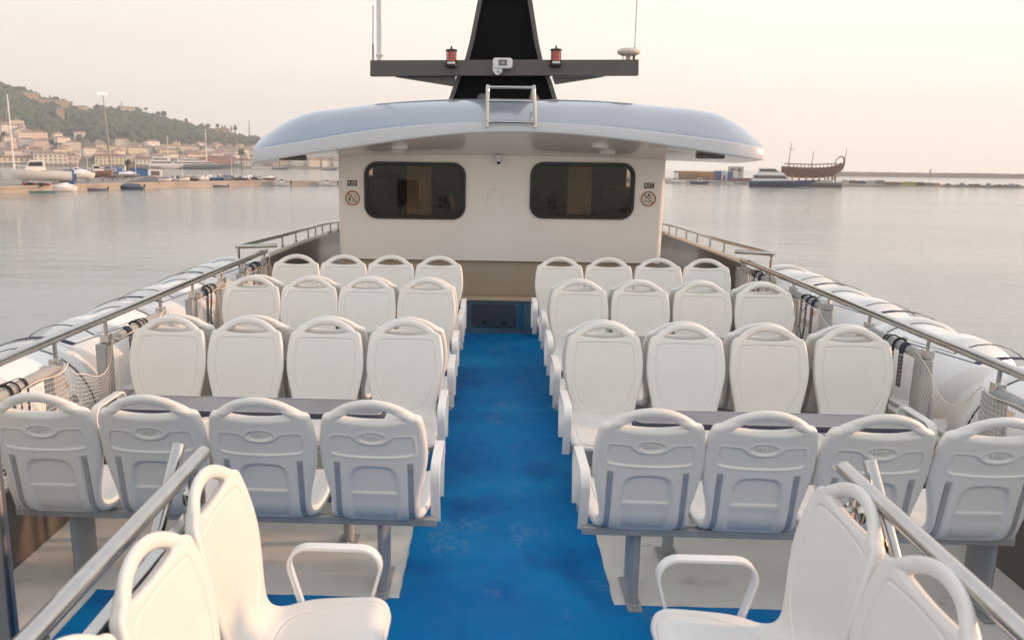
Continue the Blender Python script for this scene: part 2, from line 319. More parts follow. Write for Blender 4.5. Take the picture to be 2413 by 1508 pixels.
def seat_mesh():
    g = .0040; gw = .0035
    us = np.arange(-.256, .2561, g); vs = np.arange(-.50, .60, g); ws = np.arange(-.024, .076, gw)
    U2, V2 = np.meshgrid(us, vs, indexing='ij')
    hw = smooth_interp(V2, HWV, HWU); sl = np.gradient(smooth_interp(vs, HWV, HWU), vs)[None, :]
    side = (np.abs(U2)-hw)/np.sqrt(1+sl**2)
    def rbox_top(lim, r, d):   # combine side with a cut at v=lim, rounded corner r
        a = side+r; b = d+r
        return np.where((a > 0) & (b > 0), np.hypot(a, b), np.maximum(a, b))-r
    body = rbox_top(.497, .024, V2-.497)
    bf = -.476-V2; a = side+.06; b = bf+.06
    fr = np.where((a > 0) & (b > 0), np.hypot(a, b), np.maximum(a, b))-.06
    body = np.maximum(body, fr)
    cV = .340; R1 = np.hypot(U2, V2-cV)
    arch = np.maximum(R1-.235, .46-V2)
    k = .008; h = np.clip(.5+.5*(arch-body)/k, 0, 1); outl = arch*(1-h)+body*h-k*h*(1-h)
    hole = np.maximum(R1-.194, np.hypot(U2, V2-(.480+.80))-.80)
    hole = np.maximum(hole, np.abs(U2)-.146)
    k = .012; q = -hole; h = np.clip(.5-.5*(outl-q)/k, 0, 1); d2 = outl*(1-h)+q*h+k*h*(1-h)
    # front relief
    backp = chaikin(sym([(0, .452), (.09, .450), (.150, .446), (.162, .438), (.170, .38), (.177, .30), (.172, .21), (.150, .13), (.108, .066), (.05, .036)]), 2)
    cushp = chaikin(sym([(0, -.452), (.10, -.452), (.178, -.44), (.186, -.36), (.180, -.22), (.165, -.12), (.13, -.062), (.07, -.045)]), 2)
    db = poly_dist(backp, U2, V2); dc = poly_dist(cushp, U2, V2)
    fr_ = .0060*np.exp(-(db/.0040)**2)+.0020*(1-ss(-.012, .0, db))+.0058*np.exp(-(dc/.0040)**2)+.003*(1-ss(-.02, .0, dc))
    # rear relief
    up = [(.160, .408), (.095, .408), (.080, .403), (.068, .388), (.05, .374), (.0, .366)]; up = chaikin([(.170, .398)]+up+[(-a, b) for a, b in up[-2::-1]]+[(-.170, .398), (-.176, .35), (-.174, .325), (-.165, .314), (-.10, .309), (0, .307), (.10, .309), (.165, .314), (.174, .325), (.176, .35)], 1)
    du = poly_dist(up, U2, V2)
    lo = chaikin([(.085, .254), (.04, .266), (-.04, .266), (-.085, .254), (-.108, .21), (-.116, .10), (-.112, .0), (-.09, -.035), (.09, -.035), (.112, .0), (.116, .10), (.108, .21)], 2)
    dl = poly_dist(lo, U2, V2)
    el = (np.hypot(U2/.054, (V2-.404)/.0235)-1)*.0235
    rr = .0045*(1-ss(-.005, .0, du)) - .0024*np.exp(-((du-.004)/.004)**2)
    rr = rr + .0160*(1-ss(-.024, .0, dl))
    crease = (V2-(.125-.25*U2**2)); rr = rr - .0055*np.exp(-(np.maximum(crease, 0)/.004)**2)*np.exp(-(np.minimum(crease, 0)/.03)**2)*(1-ss(.085, .11, np.abs(U2)))*(dl < 0)
    rr = rr + .0042*(1-ss(-.004, .0, el)) - .0024*np.exp(-((el-.004)/.004)**2)
    slot = np.maximum(np.abs(np.abs(U2)-.153)-.0145, np.abs(V2-.11)-.165); rr = rr + .006*(1-ss(-.003, .001, slot))
    T = .046-.008*ss(.50, .53, V2)-.006*(1-ss(-.48, -.30, V2))
    f0 = fr_ + .004*ss(.50, .53, V2)
    W3 = ws[None, None, :]
    wa = f0[:, :, None]-W3; wb = W3-(T-rr)[:, :, None]
    dw = np.maximum(wa, wb); rad_ = .0175
    A = d2[:, :, None]+rad_; B = dw+rad_
    F = np.where((A > 0) & (B > 0), np.hypot(A, B), np.maximum(A, B))-rad_
    F[0] = F[-1] = 1; F[:, 0] = F[:, -1] = 1; F[:, :, 0] = F[:, :, -1] = 1
    # surface nets
    nx, ny, nz = F.shape; I = F < 0
    c = np.zeros((nx-1, ny-1, nz-1), int)
    for dx in (0, 1):
        for dy in (0, 1):
            for dz in (0, 1): c += I[dx:nx-1+dx, dy:ny-1+dy, dz:nz-1+dz]
    act = (c > 0) & (c < 8); idx = -np.ones(act.shape, int); idx[act] = np.arange(act.sum())
    ci = np.argwhere(act); acc = np.zeros((len(ci), 3)); cnt = np.zeros(len(ci))
    for ax in range(3):
        o1, o2 = [(1, 2), (0, 2), (0, 1)][ax]
        for p in (0, 1):
            for q in (0, 1):
                a0 = ci.copy(); a0[:, o1] += p; a0[:, o2] += q; a1 = a0.copy(); a1[:, ax] += 1
                fa = F[a0[:, 0], a0[:, 1], a0[:, 2]]; fb = F[a1[:, 0], a1[:, 1], a1[:, 2]]
                m = (fa < 0) != (fb < 0); t = np.where(m, fa/np.where(m, fa-fb, 1), 0)
                pt = a0.astype(float); pt[:, ax] += t; acc[m] += pt[m]; cnt[m] += 1
    pts = acc/cnt[:, None]
    Uo = us[0]+pts[:, 0]*g; Vo = vs[0]+pts[:, 1]*g; Wo = ws[0]+pts[:, 2]*gw
    quads = []
    for ax in range(3):
        o1, o2 = [(1, 2), (2, 0), (0, 1)][ax]
        sl0 = [slice(None)]*3; sl1 = [slice(None)]*3; sl0[ax] = slice(0, -1); sl1[ax] = slice(1, None)
        ia = I[tuple(sl0)]; ib = I[tuple(sl1)]; e = np.argwhere(ia != ib)
        ok = (e[:, o1] > 0) & (e[:, o2] > 0) & (e[:, o1] < F.shape[o1]-1) & (e[:, o2] < F.shape[o2]-1); e = e[ok]
        fl = ia[e[:, 0], e[:, 1], e[:, 2]]
        def g_(d1, d2_): k_ = e.copy(); k_[:, o1] -= d1; k_[:, o2] -= d2_; return idx[k_[:, 0], k_[:, 1], k_[:, 2]]
        q = np.stack([g_(1, 1), g_(0, 1), g_(0, 0), g_(1, 0)], 1); q[~fl] = q[~fl][:, ::-1]; quads.append(q)
    Q = np.concatenate(quads)
    X, Y, Z = bend(Uo, Vo, Wo)
    P3 = np.stack([X, Y, Z], 1)
    nrm = np.zeros_like(P3); e1 = P3[Q[:, 2]]-P3[Q[:, 0]]; e2 = P3[Q[:, 3]]-P3[Q[:, 1]]; fn = np.cross(e1, e2)
    if (fn*(P3[Q].mean(1)-np.array([0, -.2, .6]))).sum() < 0: Q = Q[:, ::-1]; fn = -fn
    for k_ in range(4): np.add.at(nrm, Q[:, k_], fn)
    nrm /= np.linalg.norm(nrm, axis=1)[:, None]+1e-12
    return P3, Q, nrm, Vo
def sub_mesh(name, P3, Q, nrm, sel, matname):
    q = Q[sel]; used = np.unique(q); mp_ = -np.ones(len(P3), int); mp_[used] = np.arange(len(used)); q = mp_[q]
    me = bpy.data.meshes.new(name); me.vertices.add(len(used)); me.vertices.foreach_set('co', P3[used].astype(np.float32).ravel())
    me.loops.add(q.size); me.loops.foreach_set('vertex_index', q.ravel().astype(np.int32))
    me.polygons.add(len(q)); me.polygons.foreach_set('loop_start', np.arange(0, q.size, 4, dtype=np.int32))
    me.update(calc_edges=True); me.polygons.foreach_set('use_smooth', [True]*len(q)); me.materials.append(M_[matname])
    me.normals_split_custom_set_from_vertices(nrm[used]); return me
_P, _Q, _N, _V = seat_mesh()
vm = _V[_Q].mean(1)
# rows: 'back' seats bolted with handle top at local y=-.36, z=1.0, facing local +Y
def make_seat(label, cat, loc, rz, group):
    t = thing('passenger_seat', label, cat, loc, rz, group)
    for nm, sel in (('backrest', vm > .0), ('seat', vm <= .0)):
        o = bpy.data.objects.new(nm, sub_mesh(nm, _P, _Q, _N, sel, 'seat')); COL.objects.link(o); o.parent = t
    for sx in (-1, 1):
        pts = []; mb = MB()
        vv = np.linspace(-.05, .268, 14); x_, y0, z0 = bend(np.full(14, .153), vv, np.full(14, .041)); x_, y1, z1 = bend(np.full(14, .153), vv, np.full(14, .0435))
        vsx = []
        for i in range(14):
            for xx in (.143, .163): vsx.append((sx*xx, y0[i], z0[i])); vsx.append((sx*xx, y1[i], z1[i]))
        fs = []
        for i in range(13):
            a = i*4; b = a+4
            fs += [(a, a+2, b+2, b), (a+1, b+1, b+3, a+3), (a, b, b+1, a+1), (a+2, a+3, b+3, b+2)]
        fs += [(0, 1, 3, 2), (52, 54, 55, 53)]
        mb.add(vsx, fs)
        _, yb, zb = bend(np.array([.153]), np.array([.248]), np.array([.044])); pv = np.interp(.248, _vv, _ph)
        nb = Vector((0, -math.sin(pv), math.cos(pv))); c0 = Vector((sx*.153, yb[0], zb[0]))
        mb.tube([c0, c0+nb*.004], .0062, 8)
        mb.build('bracket', 'strap_metal', t, angle=30)
    text_obj('ERES', .026, 'seat', t, *emblem_pose(), extrude=.0012, name='emblem', sx=1.15)
    return t
def emblem_pose():
    _, y, z = bend(np.array([0.]), np.array([.404]), np.array([.0435])); p = float(np.interp(.404, _vv, _ph))
    # rear-facing text: x axis -> -x, up along the back
    T = Vector((0, math.cos(p), math.sin(p))); Nn = Vector((0, -math.sin(p), math.cos(p))); X = T.cross(Nn)
    R = Matrix((X, T, Nn)).transposed(); return (0, float(y[0]), float(z[0])), R.to_euler()

HY = .36
ROWS = {  # handle-top positions measured for each seat: (x, y), facing (+1 bow, -1 stern)
 'A': (+1, [(-1.85, 3.27), (-1.397, 3.277), (-.932, 3.272), (-.465, 3.272)], [(.663, 3.247), (1.108, 3.241), (1.556, 3.233), (2.000, 3.226)]),
 'B': (-1, [(-1.876, 4.82), (-1.421, 4.835), (-.958, 4.85), (-.489, 4.856)], [(.668, 4.885), (1.137, 4.878), (1.614, 4.88), (2.095, 4.887)]),
 'D': (-1, [(-1.825, 6.40), (-1.384, 6.42), (-.938, 6.43), (-.487, 6.425)], [(.682, 6.482), (1.149, 6.49), (1.621, 6.498), (2.087, 6.492)]),
 'F': (-1, [(-1.79, 7.74), (-1.354, 7.757), (-.918, 7.775), (-.476, 7.78)], [(.642, 7.855), (1.092, 7.872), (1.545, 7.88), (1.998, 7.898)]),
}
ROWS['C'] = (+1, [(x+.01, y+.10) for x, y in ROWS['B'][1]], [(x+.005, y+.10) for x, y in ROWS['B'][2]])
ROWS['E'] = (+1, [(x+.01, y+.10) for x, y in ROWS['D'][1]], [(x+.005, y+.10) for x, y in ROWS['D'][2]])
RN = {'A': ('nearest full row, moulded back showing', 'seats of the nearest full row'),
      'B': ('second row, facing the camera', 'seats of the second row facing aft'),
      'C': ('third row, back to back behind the second', 'seats of the third row facing the bow'),
      'D': ('fourth row, facing the camera', 'seats of the fourth row facing aft'),
      'E': ('fifth row, back to back behind the fourth', 'seats of the fifth row facing the bow'),
      'F': ('last row by the wheelhouse wall', 'seats of the last row by the wheelhouse')}
ordn = ['outermost', 'third from aisle', 'second from aisle', 'beside the aisle']
proto = None
def put_seat(label, loc, rz, group, sc=None):
    global proto
    if proto is None: proto = make_seat(label, 'seat', loc, rz, group); return proto
    c = copy_thing(proto, label, (loc[0]+random.uniform(-.003, .003), loc[1]+random.uniform(-.004, .004), loc[2]), rz+rad(random.uniform(-.9, .9)), sc=sc); c['group'] = group; return c
for rk, (fc, Ls, Rs) in ROWS.items():
    for side, arr in (('left', Ls), ('right', Rs)):
        for i, (x, y) in enumerate(arr):
            pos = ordn[i] if side == 'left' else ordn[3-i]
            lab = f"white seat {pos} on the {side}, {RN[rk][0]}"
            put_seat(lab, (x, y+HY*fc, 0), 0 if fc > 0 else math.pi, RN[rk][1])
SIDE = {'left': (-.50, [2.30, 1.84, 1.38], -math.pi/2), 'right': (.73, [2.29, 1.83, 1.37], math.pi/2)}; SZ = .07
for side, (x0, ys, rz) in SIDE.items():
    for y, w in zip(ys, ('farthest of three, cushion in view', 'middle of the three', 'closest to the camera')):
        put_seat(f"white side seat by the {side} stair rail, {w}", (x0, y, SZ), rz, 'side seats along the stair rails', (1.04, .87, 1.0))

# ------------------------------------------------------------------ bench frames
def armrest_mb(mb, plane, c, lo, hi, z0, z1, wd=.042, th=.011):
    """flat bar loop; plane 'y' runs along y at x=c, plane 'x' runs along x at y=c"""
    ins = .055; R = .07; pts = []
    a, b = lo, hi; prof = [(a+ins, z0)]
    def arc(cx, cz, r_, a0, a1, n=7): return [(cx+r_*math.cos(rad(a0+(a1-a0)*k/(n-1))), cz+r_*math.sin(rad(a0+(a1-a0)*k/(n-1)))) for k in range(n)]
    prof += arc(a+R, z1-R, R, 190, 90); prof += arc(b-R, z1-R, R, 90, -10); prof += [(b-ins, z0)]
    n = len(prof); P = [Vector(p) for p in prof]; nr = []
    for i in range(n):
        t = (P[min(i+1, n-1)]-P[max(i-1, 0)]).normalized(); nr.append(Vector((-t.y, t.x)))
    vs = []
    for i in range(n):
        for w_ in (-wd/2, wd/2):
            for t_ in (0, -th):
                q = P[i]+nr[i]*t_
                vs.append((c+w_, q.x, q.y) if plane == 'y' else (q.x, c+w_, q.y))
    fs = []
    for i in range(n-1):
        o = i*4; p = o+4
        fs += [(o, o+1, p+1, p), (o+2, p+2, p+3, o+3), (o, p, p+2, o+2), (o+1, o+3, p+3, p+1)]
    fs += [(0, 2, 3, 1), (n*4-4, n*4-3, n*4-1, n*4-2)]
    mb.add(vs, fs)
def bench(label, x0, x1, yc, fc, legs, group):
    t = thing('bench_frame', label, 'seat frame', ((x0+x1)/2, yc, 0), 0, group); o = ((x0+x1)/2, yc, 0)
    for dy in (-.155, .07):
        MB().box(x0-.005, x1+.005, yc+fc*dy-.02, yc+fc*dy+.02, .358, .394).build('beam', 'frame', t, bevel=.004, org=o)
    for xl in legs:
        leg = MB(); st = []
        for z_ in (.012, .352):
            k = .0 if z_ > .1 else 0
            st.append([(xl+.026*math.cos(a)*(1 if True else 1), yc+fc*(-.03)+ (.10)*np.sign(math.sin(a))*abs(math.sin(a))**.6, z_) for a in np.linspace(0, 2*math.pi, 24, endpoint=False)])
        leg.add(st[0]+st[1], [(i, (i+1) % 24, 24+(i+1) % 24, 24+i) for i in range(24)]+[tuple(range(23, -1, -1)), tuple(range(24, 48))])
        l_ = leg.build('leg', 'frame', t, org=o)
        fp = MB().box(xl-.032, xl+.032, yc-fc*.03-.15, yc-fc*.03+.15, .0, .011)
        for s_ in (-1, 1): fp.lathe([(.011, .011), (.011, .018), (.007, .024), (.001, .025)], (xl, yc-fc*.03+s_*.127, 0), 10)
        fp.build('foot_plate', 'frame', l_, bevel=.002, org=o)
    for xa in (x0, x1):
        mb = MB(); armrest_mb(mb, 'y', xa, yc-.19 if fc > 0 else yc-.20, yc+.20 if fc > 0 else yc+.19, .365, .645 if abs(xa-.09) < .5 else .595)
        mb.build('armrest', 'white', t, bevel=.002, org=o, angle=50)
    return t
for rk, (fc, Ls, Rs) in ROWS.items():
    for side, arr in (('left', Ls), ('right', Rs)):
        ym = sum(p[1] for p in arr)/4+HY*fc; xa, xb = arr[0][0]-.242, arr[3][0]+.242
        inner = [(arr[0][0]-.07, arr[3][0]+.0)] if side == 'left' else [(arr[0][0]+.01, arr[3][0]+.28-.0)]
        legs = [arr[0][0]-.02, arr[3][0]-.0] if side == 'left' else [arr[0][0]+.0, arr[3][0]+.20]
        bench(f"grey frame with white armrests under the {side} seats, {RN[rk][0].split(',')[0]}", xa, xb, ym, fc, legs, 'bench frames under the seat rows')
def side_bench(side):
    x0, ys, rz = SIDE[side]; sg = 1 if side == 'left' else -1
    t = thing('side_bench_frame', f"frame with a white armrest loop under the {side} side seats facing the aisle", 'seat frame', (x0, ys[1], 0)); o = (x0, ys[1], 0)
    for dx in (-.15, .06): MB().box(x0+sg*dx-.02, x0+sg*dx+.02, ys[2]-.24, ys[0]+.275, .352+SZ, .392+SZ).build('beam', 'frame', t, bevel=.004, org=o)
    for yl in (ys[0]-.02, ys[2]-.02): MB().box(x0-sg*.03-.09, x0-sg*.03+.09, yl-.025, yl+.025, .0, .352+SZ).build('leg', 'frame', t, bevel=.01, org=o)
    mb = MB(); a, b = (-.652, -.338) if sg > 0 else (.555, .880)
    armrest_mb(mb, 'x', ys[0]+.262, a, b, .365+SZ, .708)
    mb.build('armrest', 'white', t, bevel=.002, org=o, angle=50)
side_bench('left'); side_bench('right')

# ------------------------------------------------------------------ tables between facing rows
def table(label, x0, x1, y0, y1, zt=.72):
    xc, yc = (x0+x1)/2, (y0+y1)/2; o = (xc, yc, 0); t = thing('deck_table', label, 'table', o, 0, 'tables between facing rows')
    MB().prism(rrect(x0, x1, y0, y1, .05), zt-.024, zt-.004, 'xy').build('edge_band', 'tableedge', t, bevel=.004, org=o)
    MB().prism(rrect(x0+.012, x1-.012, y0+.012, y1-.012, .045), zt-.0038, zt+.001, 'xy').build('tabletop', 'tabletop', t, org=o, bevel=.001)
    rim = MB(); pl = rrect(x0+.018, x1-.018, y0+.018, y1-.018, .04); rim.tube([(a, b, zt+.001) for a, b in pl], .0035, 6, closed=True); rim.build('raised_rim', 'steel', t, org=o)
    for xl in (x0+.30, x1-.20) if xc < 0 else (x0+.22, x1-.30):
        l_ = MB().tube([(xl, yc, .01), (xl, yc, zt-.024)], .028, 14).build('leg', 'frame', t, org=o)
        fp = MB().box(xl-.05, xl+.05, yc-.07, yc+.07, 0, .01)
        for s_ in (-1, 1): fp.lathe([(.011, .01), (.011, .017), (.006, .023), (.001, .024)], (xl, yc+s_*.05, 0), 10)
        fp.build('foot_plate', 'frame', l_, bevel=.002, org=o)
table('long grey table with navy edge, left side, nearest the camera', -1.86, -.50, 3.885, 4.15)
table('long grey table with navy edge, right side, nearest the camera', .69, 2.03, 3.855, 4.085)
for n_, y0 in (('middle', 5.46), ('farthest, before the wheelhouse', 6.98)):
    table(f'long grey table with navy edge on the left, {n_}', -1.84, -.50, y0, y0+.28); table(f'long grey table with navy edge on the right, {n_}', .70, 2.05, y0+.03, y0+.31)

# ------------------------------------------------------------------ deck, hull, bulwarks
D = MB()
XL, XR = -2.24, 2.51
def sheet(x0, x1, y0, y1, z, nm, m):
    return struct(MB().box(x0, x1, y0, y1, z-.02, z).build(nm, m, frame=BOAT))
deckp = MB()
bowL = [(-2.24, -3), (-2.24, 8.6), (-2.15, 9.8), (-2.03, 11.3), (-1.8, 12.6), (-1.2, 14.5), (0.1, 16.5)]
bowR = [(2.51, -3), (2.51, 8.6), (2.42, 10), (2.3, 11.5), (2.0, 12.9), (1.4, 14.5)]
deckp.prism(bowL+bowR[::-1], -.30, -.004, 'xy')
struct(deckp.build('deck', 'whitedeck', frame=BOAT))
# painted white seat platforms and blue walkways, laid as thin sheets
bl = MB()
def ragged(x0, x1, y0, y1, amp=.004, step=.06):
    P = []
    def edge(a, b):
        n = max(2, int((Vector(b)-Vector(a)).length/step)); d = (Vector(b)-Vector(a)).normalized(); nn = Vector((-d.y, d.x))
        for k in range(n):
            q = Vector(a).lerp(Vector(b), k/n)+nn*random.uniform(-amp, amp); P.append((q.x, q.y))
    edge((x0, y0), (x1, y0)); edge((x1, y0), (x1, y1)); edge((x1, y1), (x0, y1)); edge((x0, y1), (x0, y0)); return P
bl.prism(ragged(-1.765, 2.03, -2.95, 3.478, .003), -.002, .0005, 'xy')
bl.prism(ragged(-.383, .578, 3.474, 9.02, .003), -.002, .0008, 'xy')
struct(bl.build('walkway', 'blue', frame=BOAT, smooth=False))

hullmb = MB()
def hull_side(sg, xs):   # outer hull and raft shelf
    pass
hp = [(-3.45, -4), (-3.45, 9.5), (-3.2, 12), (-2.5, 15), (-1.2, 17.8), (.12, 19.6), (1.45, 17.8), (2.8, 15), (3.5, 12), (3.75, 9.5), (3.75, -4)]
hullmb.prism(hp, -5.6, -.32, 'xy')
struct(hullmb.build('hull', 'hull', frame=BOAT))

def bulwark(side):
    sg = -1 if side == 'left' else 1; X = XL if sg < 0 else XR
    t = thing('side_bulwark', f'low brown-grey bulwark wall along the {side} deck edge', 'bulwark', (X, 5, 0)); o = (X, 5, 0)
    a, b = (X-.03, X) if sg < 0 else (X, X+.03)
    MB().box(a, b, -2, 8.62, -.004, .40).build('wall_panel', 'bulwark', t, bevel=.006, org=o)
    MB().box(a-.012, b+.012, -2, 8.62, .401, .42).build('cap_strip', 'frame', t, bevel=.004, org=o)
    return t
bulwark('left'); bulwark('right')
def fore_bulwark(side):
    P = ([(-2.262, 8.62), (-2.22, 9.4), (-2.15, 10.2), (-2.04, 11.3), (-1.86, 12.4), (-1.2, 14.5)] if side == 'left' else
         [(2.535, 8.62), (2.50, 9.3), (2.43, 10.2), (2.33, 11.5), (2.05, 12.7), (1.4, 14.5)])
    n = len(P); vs = []; fs = []
    sg = -1 if side == 'left' else 1
    for (x, y) in P: vs += [(x, y, -.004), (x, y, .85), (x+sg*.05, y, .85), (x+sg*.05, y, -.3)]
    for i in range(n-1):
        for k in range(4): fs.append((i*4+k, i*4+(k+1) % 4, i*4+4+(k+1) % 4, i*4+4+k))
    fs += [(0, 1, 2, 3), (n*4-1, n*4-2, n*4-3, n*4-4)]
    t = thing('fore_bulwark', f'tall dark brown glossy bulwark beside the wheelhouse, {side} side', 'bulwark', (P[0][0], P[0][1], 0)); o = (P[0][0], P[0][1], 0)
    mb = MB().add(vs, fs); mb.build('wall_panel', 'bulwark_gloss', t, org=o, angle=60)
    MB().tube([(x+sg*.025, y, .86) for x, y in P], .03, 8, flat=.4).build('cap_strip', 'gel', t, org=o)
    # rail above it
    z0 = .995; rl = thing('bow_rail', f'thin steel handrail on short posts above the {side} wheelhouse bulwark', 'handrail', (P[0][0], P[0][1], .86)); o2 = (P[0][0], P[0][1], .86)
    xo = -2.49 if sg < 0 else 2.74
    path = ([(-2.49, 8.244), (-2.31, 9.3), (-2.21, 10.176), (-2.14, 10.7), (-2.02, 11.15), (-1.84, 12.4), (-1.2, 14.4)] if sg < 0 else
            [(2.741, 8.342), (2.56, 9.4), (2.48, 10.3), (2.405, 11.13), (2.31, 11.6), (2.03, 12.8), (1.4, 14.4)])
    MB().tube([(x, y, z0) for x, y in path], .021, 12).build('top_rail', 'steel', rl, org=o2)
    MB().tube([(path[0][0], path[0][1], z0), (-2.14 if sg < 0 else 2.42, path[0][1]+.14, z0)], .021, 12).build('cross_rail', 'steel', rl, org=o2)
    MB().lathe([(.001, -.006), (.02, -.004), (.026, .0), (.026, .02), (.001, .024)], (path[0][0], path[0][1]-.01, z0), 12, 'y').build('end_cap', 'steel', rl, org=o2)
    MB().tube([(path[0][0], path[0][1]+.02, z0-.01), (path[0][0], path[0][1]+.02, .74)], .012, 10).build('post', 'steel', rl, org=o2)
    for i in range(1, 6):
        x, y = path[i]; MB().tube([(x, y, z0-.01), (x, y, .86)], .010, 10).lathe([(.024, .868), (.024, .882), (.012, .895)], (x, y, 0), 12).build('post', 'steel', rl, org=o2)
        if i < 4:
            xm, ym = (path[i][0]+path[i+1][0])/2, (path[i][1]+path[i+1][1])/2
            MB().tube([(xm, ym, z0-.01), (xm, ym, .86)], .010, 10).lathe([(.024, .868), (.024, .882), (.012, .895)], (xm, ym, 0), 12).build('post', 'steel', rl, org=o2)
M_['bulwark_gloss'] = mat('bulwark_gloss', (.085, .062, .045), .16, noise_amt=.35, noise_scale=1.6, coat=.4)
fore_bulwark('left'); fore_bulwark('right')

# main handrails, raft cradles, nets
def rail_z(side, y): return (.99-.055*(y-4.2)/4.2) if side == 'left' else (.972-.06*(y-4.1)/4.3)
def side_rail(side):
    sg = -1 if side == 'left' else 1; X = -2.262 if sg < 0 else 2.505
    ye = 8.42 if sg < 0 else 8.52
    t = thing('side_handrail', f'long stainless handrail running along the {side} deck edge above the rafts', 'handrail', (X, 5, .85)); o = (X, 5, .85)
    MB().tube([(X, y, rail_z(side, y)) for y in (.6, 2.5, 4.2, 6.3, ye)], .0255, 16).build('top_rail', 'steel', t, org=o)
    for y in ([2.55, 3.3, 4.22, 4.81, 5.65, 6.29, 7.0, 7.6, 8.35] if sg < 0 else [2.4, 3.2, 4.12, 4.81, 5.58, 6.27, 7.02, 7.55, 8.45]):
        MB().tube([(X, y, .865), (X, y, rail_z(side, y)-.02)], .0115, 10).box(X-.026, X+.026, y-.028, y+.028, .835, .885).build('post', 'steel', t, org=o, bevel=.003)
    return t
side_rail('left'); side_rail('right')
CR = {'left': [(2.0, 3.1, 'nearest the camera'), (3.3, 4.22, 'beside the nearest seat row'), (4.81, 5.65, 'beside the second seat row'), (6.29, 7.0, 'beside the fourth seat row'), (7.6, 8.35, 'by the wheelhouse end')],
      'right': [(1.9, 3.0, 'nearest the camera'), (3.2, 4.12, 'beside the nearest seat row'), (4.81, 5.58, 'beside the second seat row'), (6.27, 7.02, 'beside the fourth seat row'), (7.55, 8.45, 'by the wheelhouse end')]}
def cradle(side, y0, y1, w):
    sg = -1 if side == 'left' else 1; X = -2.262 if sg < 0 else 2.505; o = (X, y0, .42)
    t = thing('raft_cradle', f'grey tubular raft cradle on the {side} side, {w}', 'frame', o, 0, 'raft cradles along the deck edges')
    MB().tube([(X, y0, .835), (X, y1, .835)], .030, 14).build('top_tube', 'frame', t, org=o)
    for y in (y0, y1):
        MB().box(X-.045, X+.012, y-.055, y+.055, .40, .832).build('post', 'frame', t, bevel=.004, org=o)
        d = -1 if y == y0 else 1
        MB().tube([(X+sg*.03, y+d*-.02, .82), (X+sg*.07, y+d*-.01, .4)], .016, 10).build('brace', 'strap_metal', t, org=o)
for s_ in CR:
    for y0, y1, w in CR[s_]: cradle(s_, y0, y1, w)
RY = {'left': [3.26, 4.66, 6.0, 7.34, 8.68], 'right': [3.12, 4.5, 5.93, 7.32, 8.74]}
raft0 = None
def raft(side, y, w):
    global raft0
    sg = -1 if side == 'left' else 1; ax = -2.80 if sg < 0 else 3.13; rr = .375 if sg < 0 else .385; loc = (ax, y, .355)
    lab = f'white life raft canister outside the {side} rail, {w}'
    if raft0: return copy_thing(raft0, lab, loc, 0 if sg < 0 else math.pi, sc=(1.13, 1.0, 1.13))
    t = thing('life_raft', lab, 'life raft', loc, 0, 'life raft canisters along the deck edges'); t.matrix_world = t.matrix_world @ Matrix.Diagonal((1.13, 1.0, 1.13, 1)); R = .38
    prof = [(.001, -.655), (.15, -.652), (.22, -.64), (.27, -.61), (.295, -.56), (.325, -.42), (.345, -.40), (.388, -.36), (.394, -.31), (.394, -.245), (.368, -.225), (.368, .225), (.394, .245), (.394, .31), (.388, .36), (.345, .40), (.325, .42), (.295, .56), (.27, .61), (.22, .64), (.15, .652), (.001, .655)]
    MB().lathe(prof, n=64, axis='y').build('canister', 'raft', t, angle=28)
    fl = MB(); fl.prism(rrect(-.405, .405, -.62, .62, .08), -.022, .022, 'xy'); fl.build('flange', 'raft', t, bevel=.008)
    for k, yy in enumerate((-.215, .215)):
        MB().tube([(.3695*math.cos(a), yy, .3675*math.sin(a)) for a in np.linspace(0, 2*math.pi, 64, endpoint=False)], .0048, 6, closed=True).build('seal_band', 'black', t)
    lb = MB()
    def patch(a0, a1, y0, y1, rr_=.3692):
        n = 6; vs = []
        for i in range(n+1):
            a = rad(a0+(a1-a0)*i/n)
            vs += [(rr_*math.cos(a), y0, rr_*math.sin(a)), (rr_*math.cos(a), y1, rr_*math.sin(a)), ((rr_-.003)*math.cos(a), y0, (rr_-.003)*math.sin(a)), ((rr_-.003)*math.cos(a), y1, (rr_-.003)*math.sin(a))]
        fs = [(i*4, i*4+1, i*4+5, i*4+4) for i in range(n)]
        lb.add(vs, fs)
    patch(20, 27, -.13, .06); patch(44, 46, -.12, .10); patch(48, 50, -.12, .08); patch(52, 53.4, -.10, .10); patch(56, 60, -.02, .04)
    lb.build('printed_label', mat('faded_print', (.42, .42, .42), .5, noise_amt=.35, noise_scale=120), t, fix=False)
    patch2 = MB(); lb = patch2; patch(34, 41, -.05, .05); patch2.build('warning_label', mat('faded_orange_print', (.62, .42, .26), .5), t, fix=False)
    cr = MB()
    for yy in (-.42, .42): cr.box(-.30, .30, yy-.04, yy+.04, -.50, -.30)
    cr.build('saddle', 'frame', t, bevel=.01)
    raft0 = t; return t
ws_ = ['closest to the camera', 'beside the nearest table', 'beside the middle seat rows', 'beside the farthest table', 'farthest, by the wheelhouse']
for s_ in RY:
    for y, w in zip(RY[s_], ws_): raft(s_, y, w)
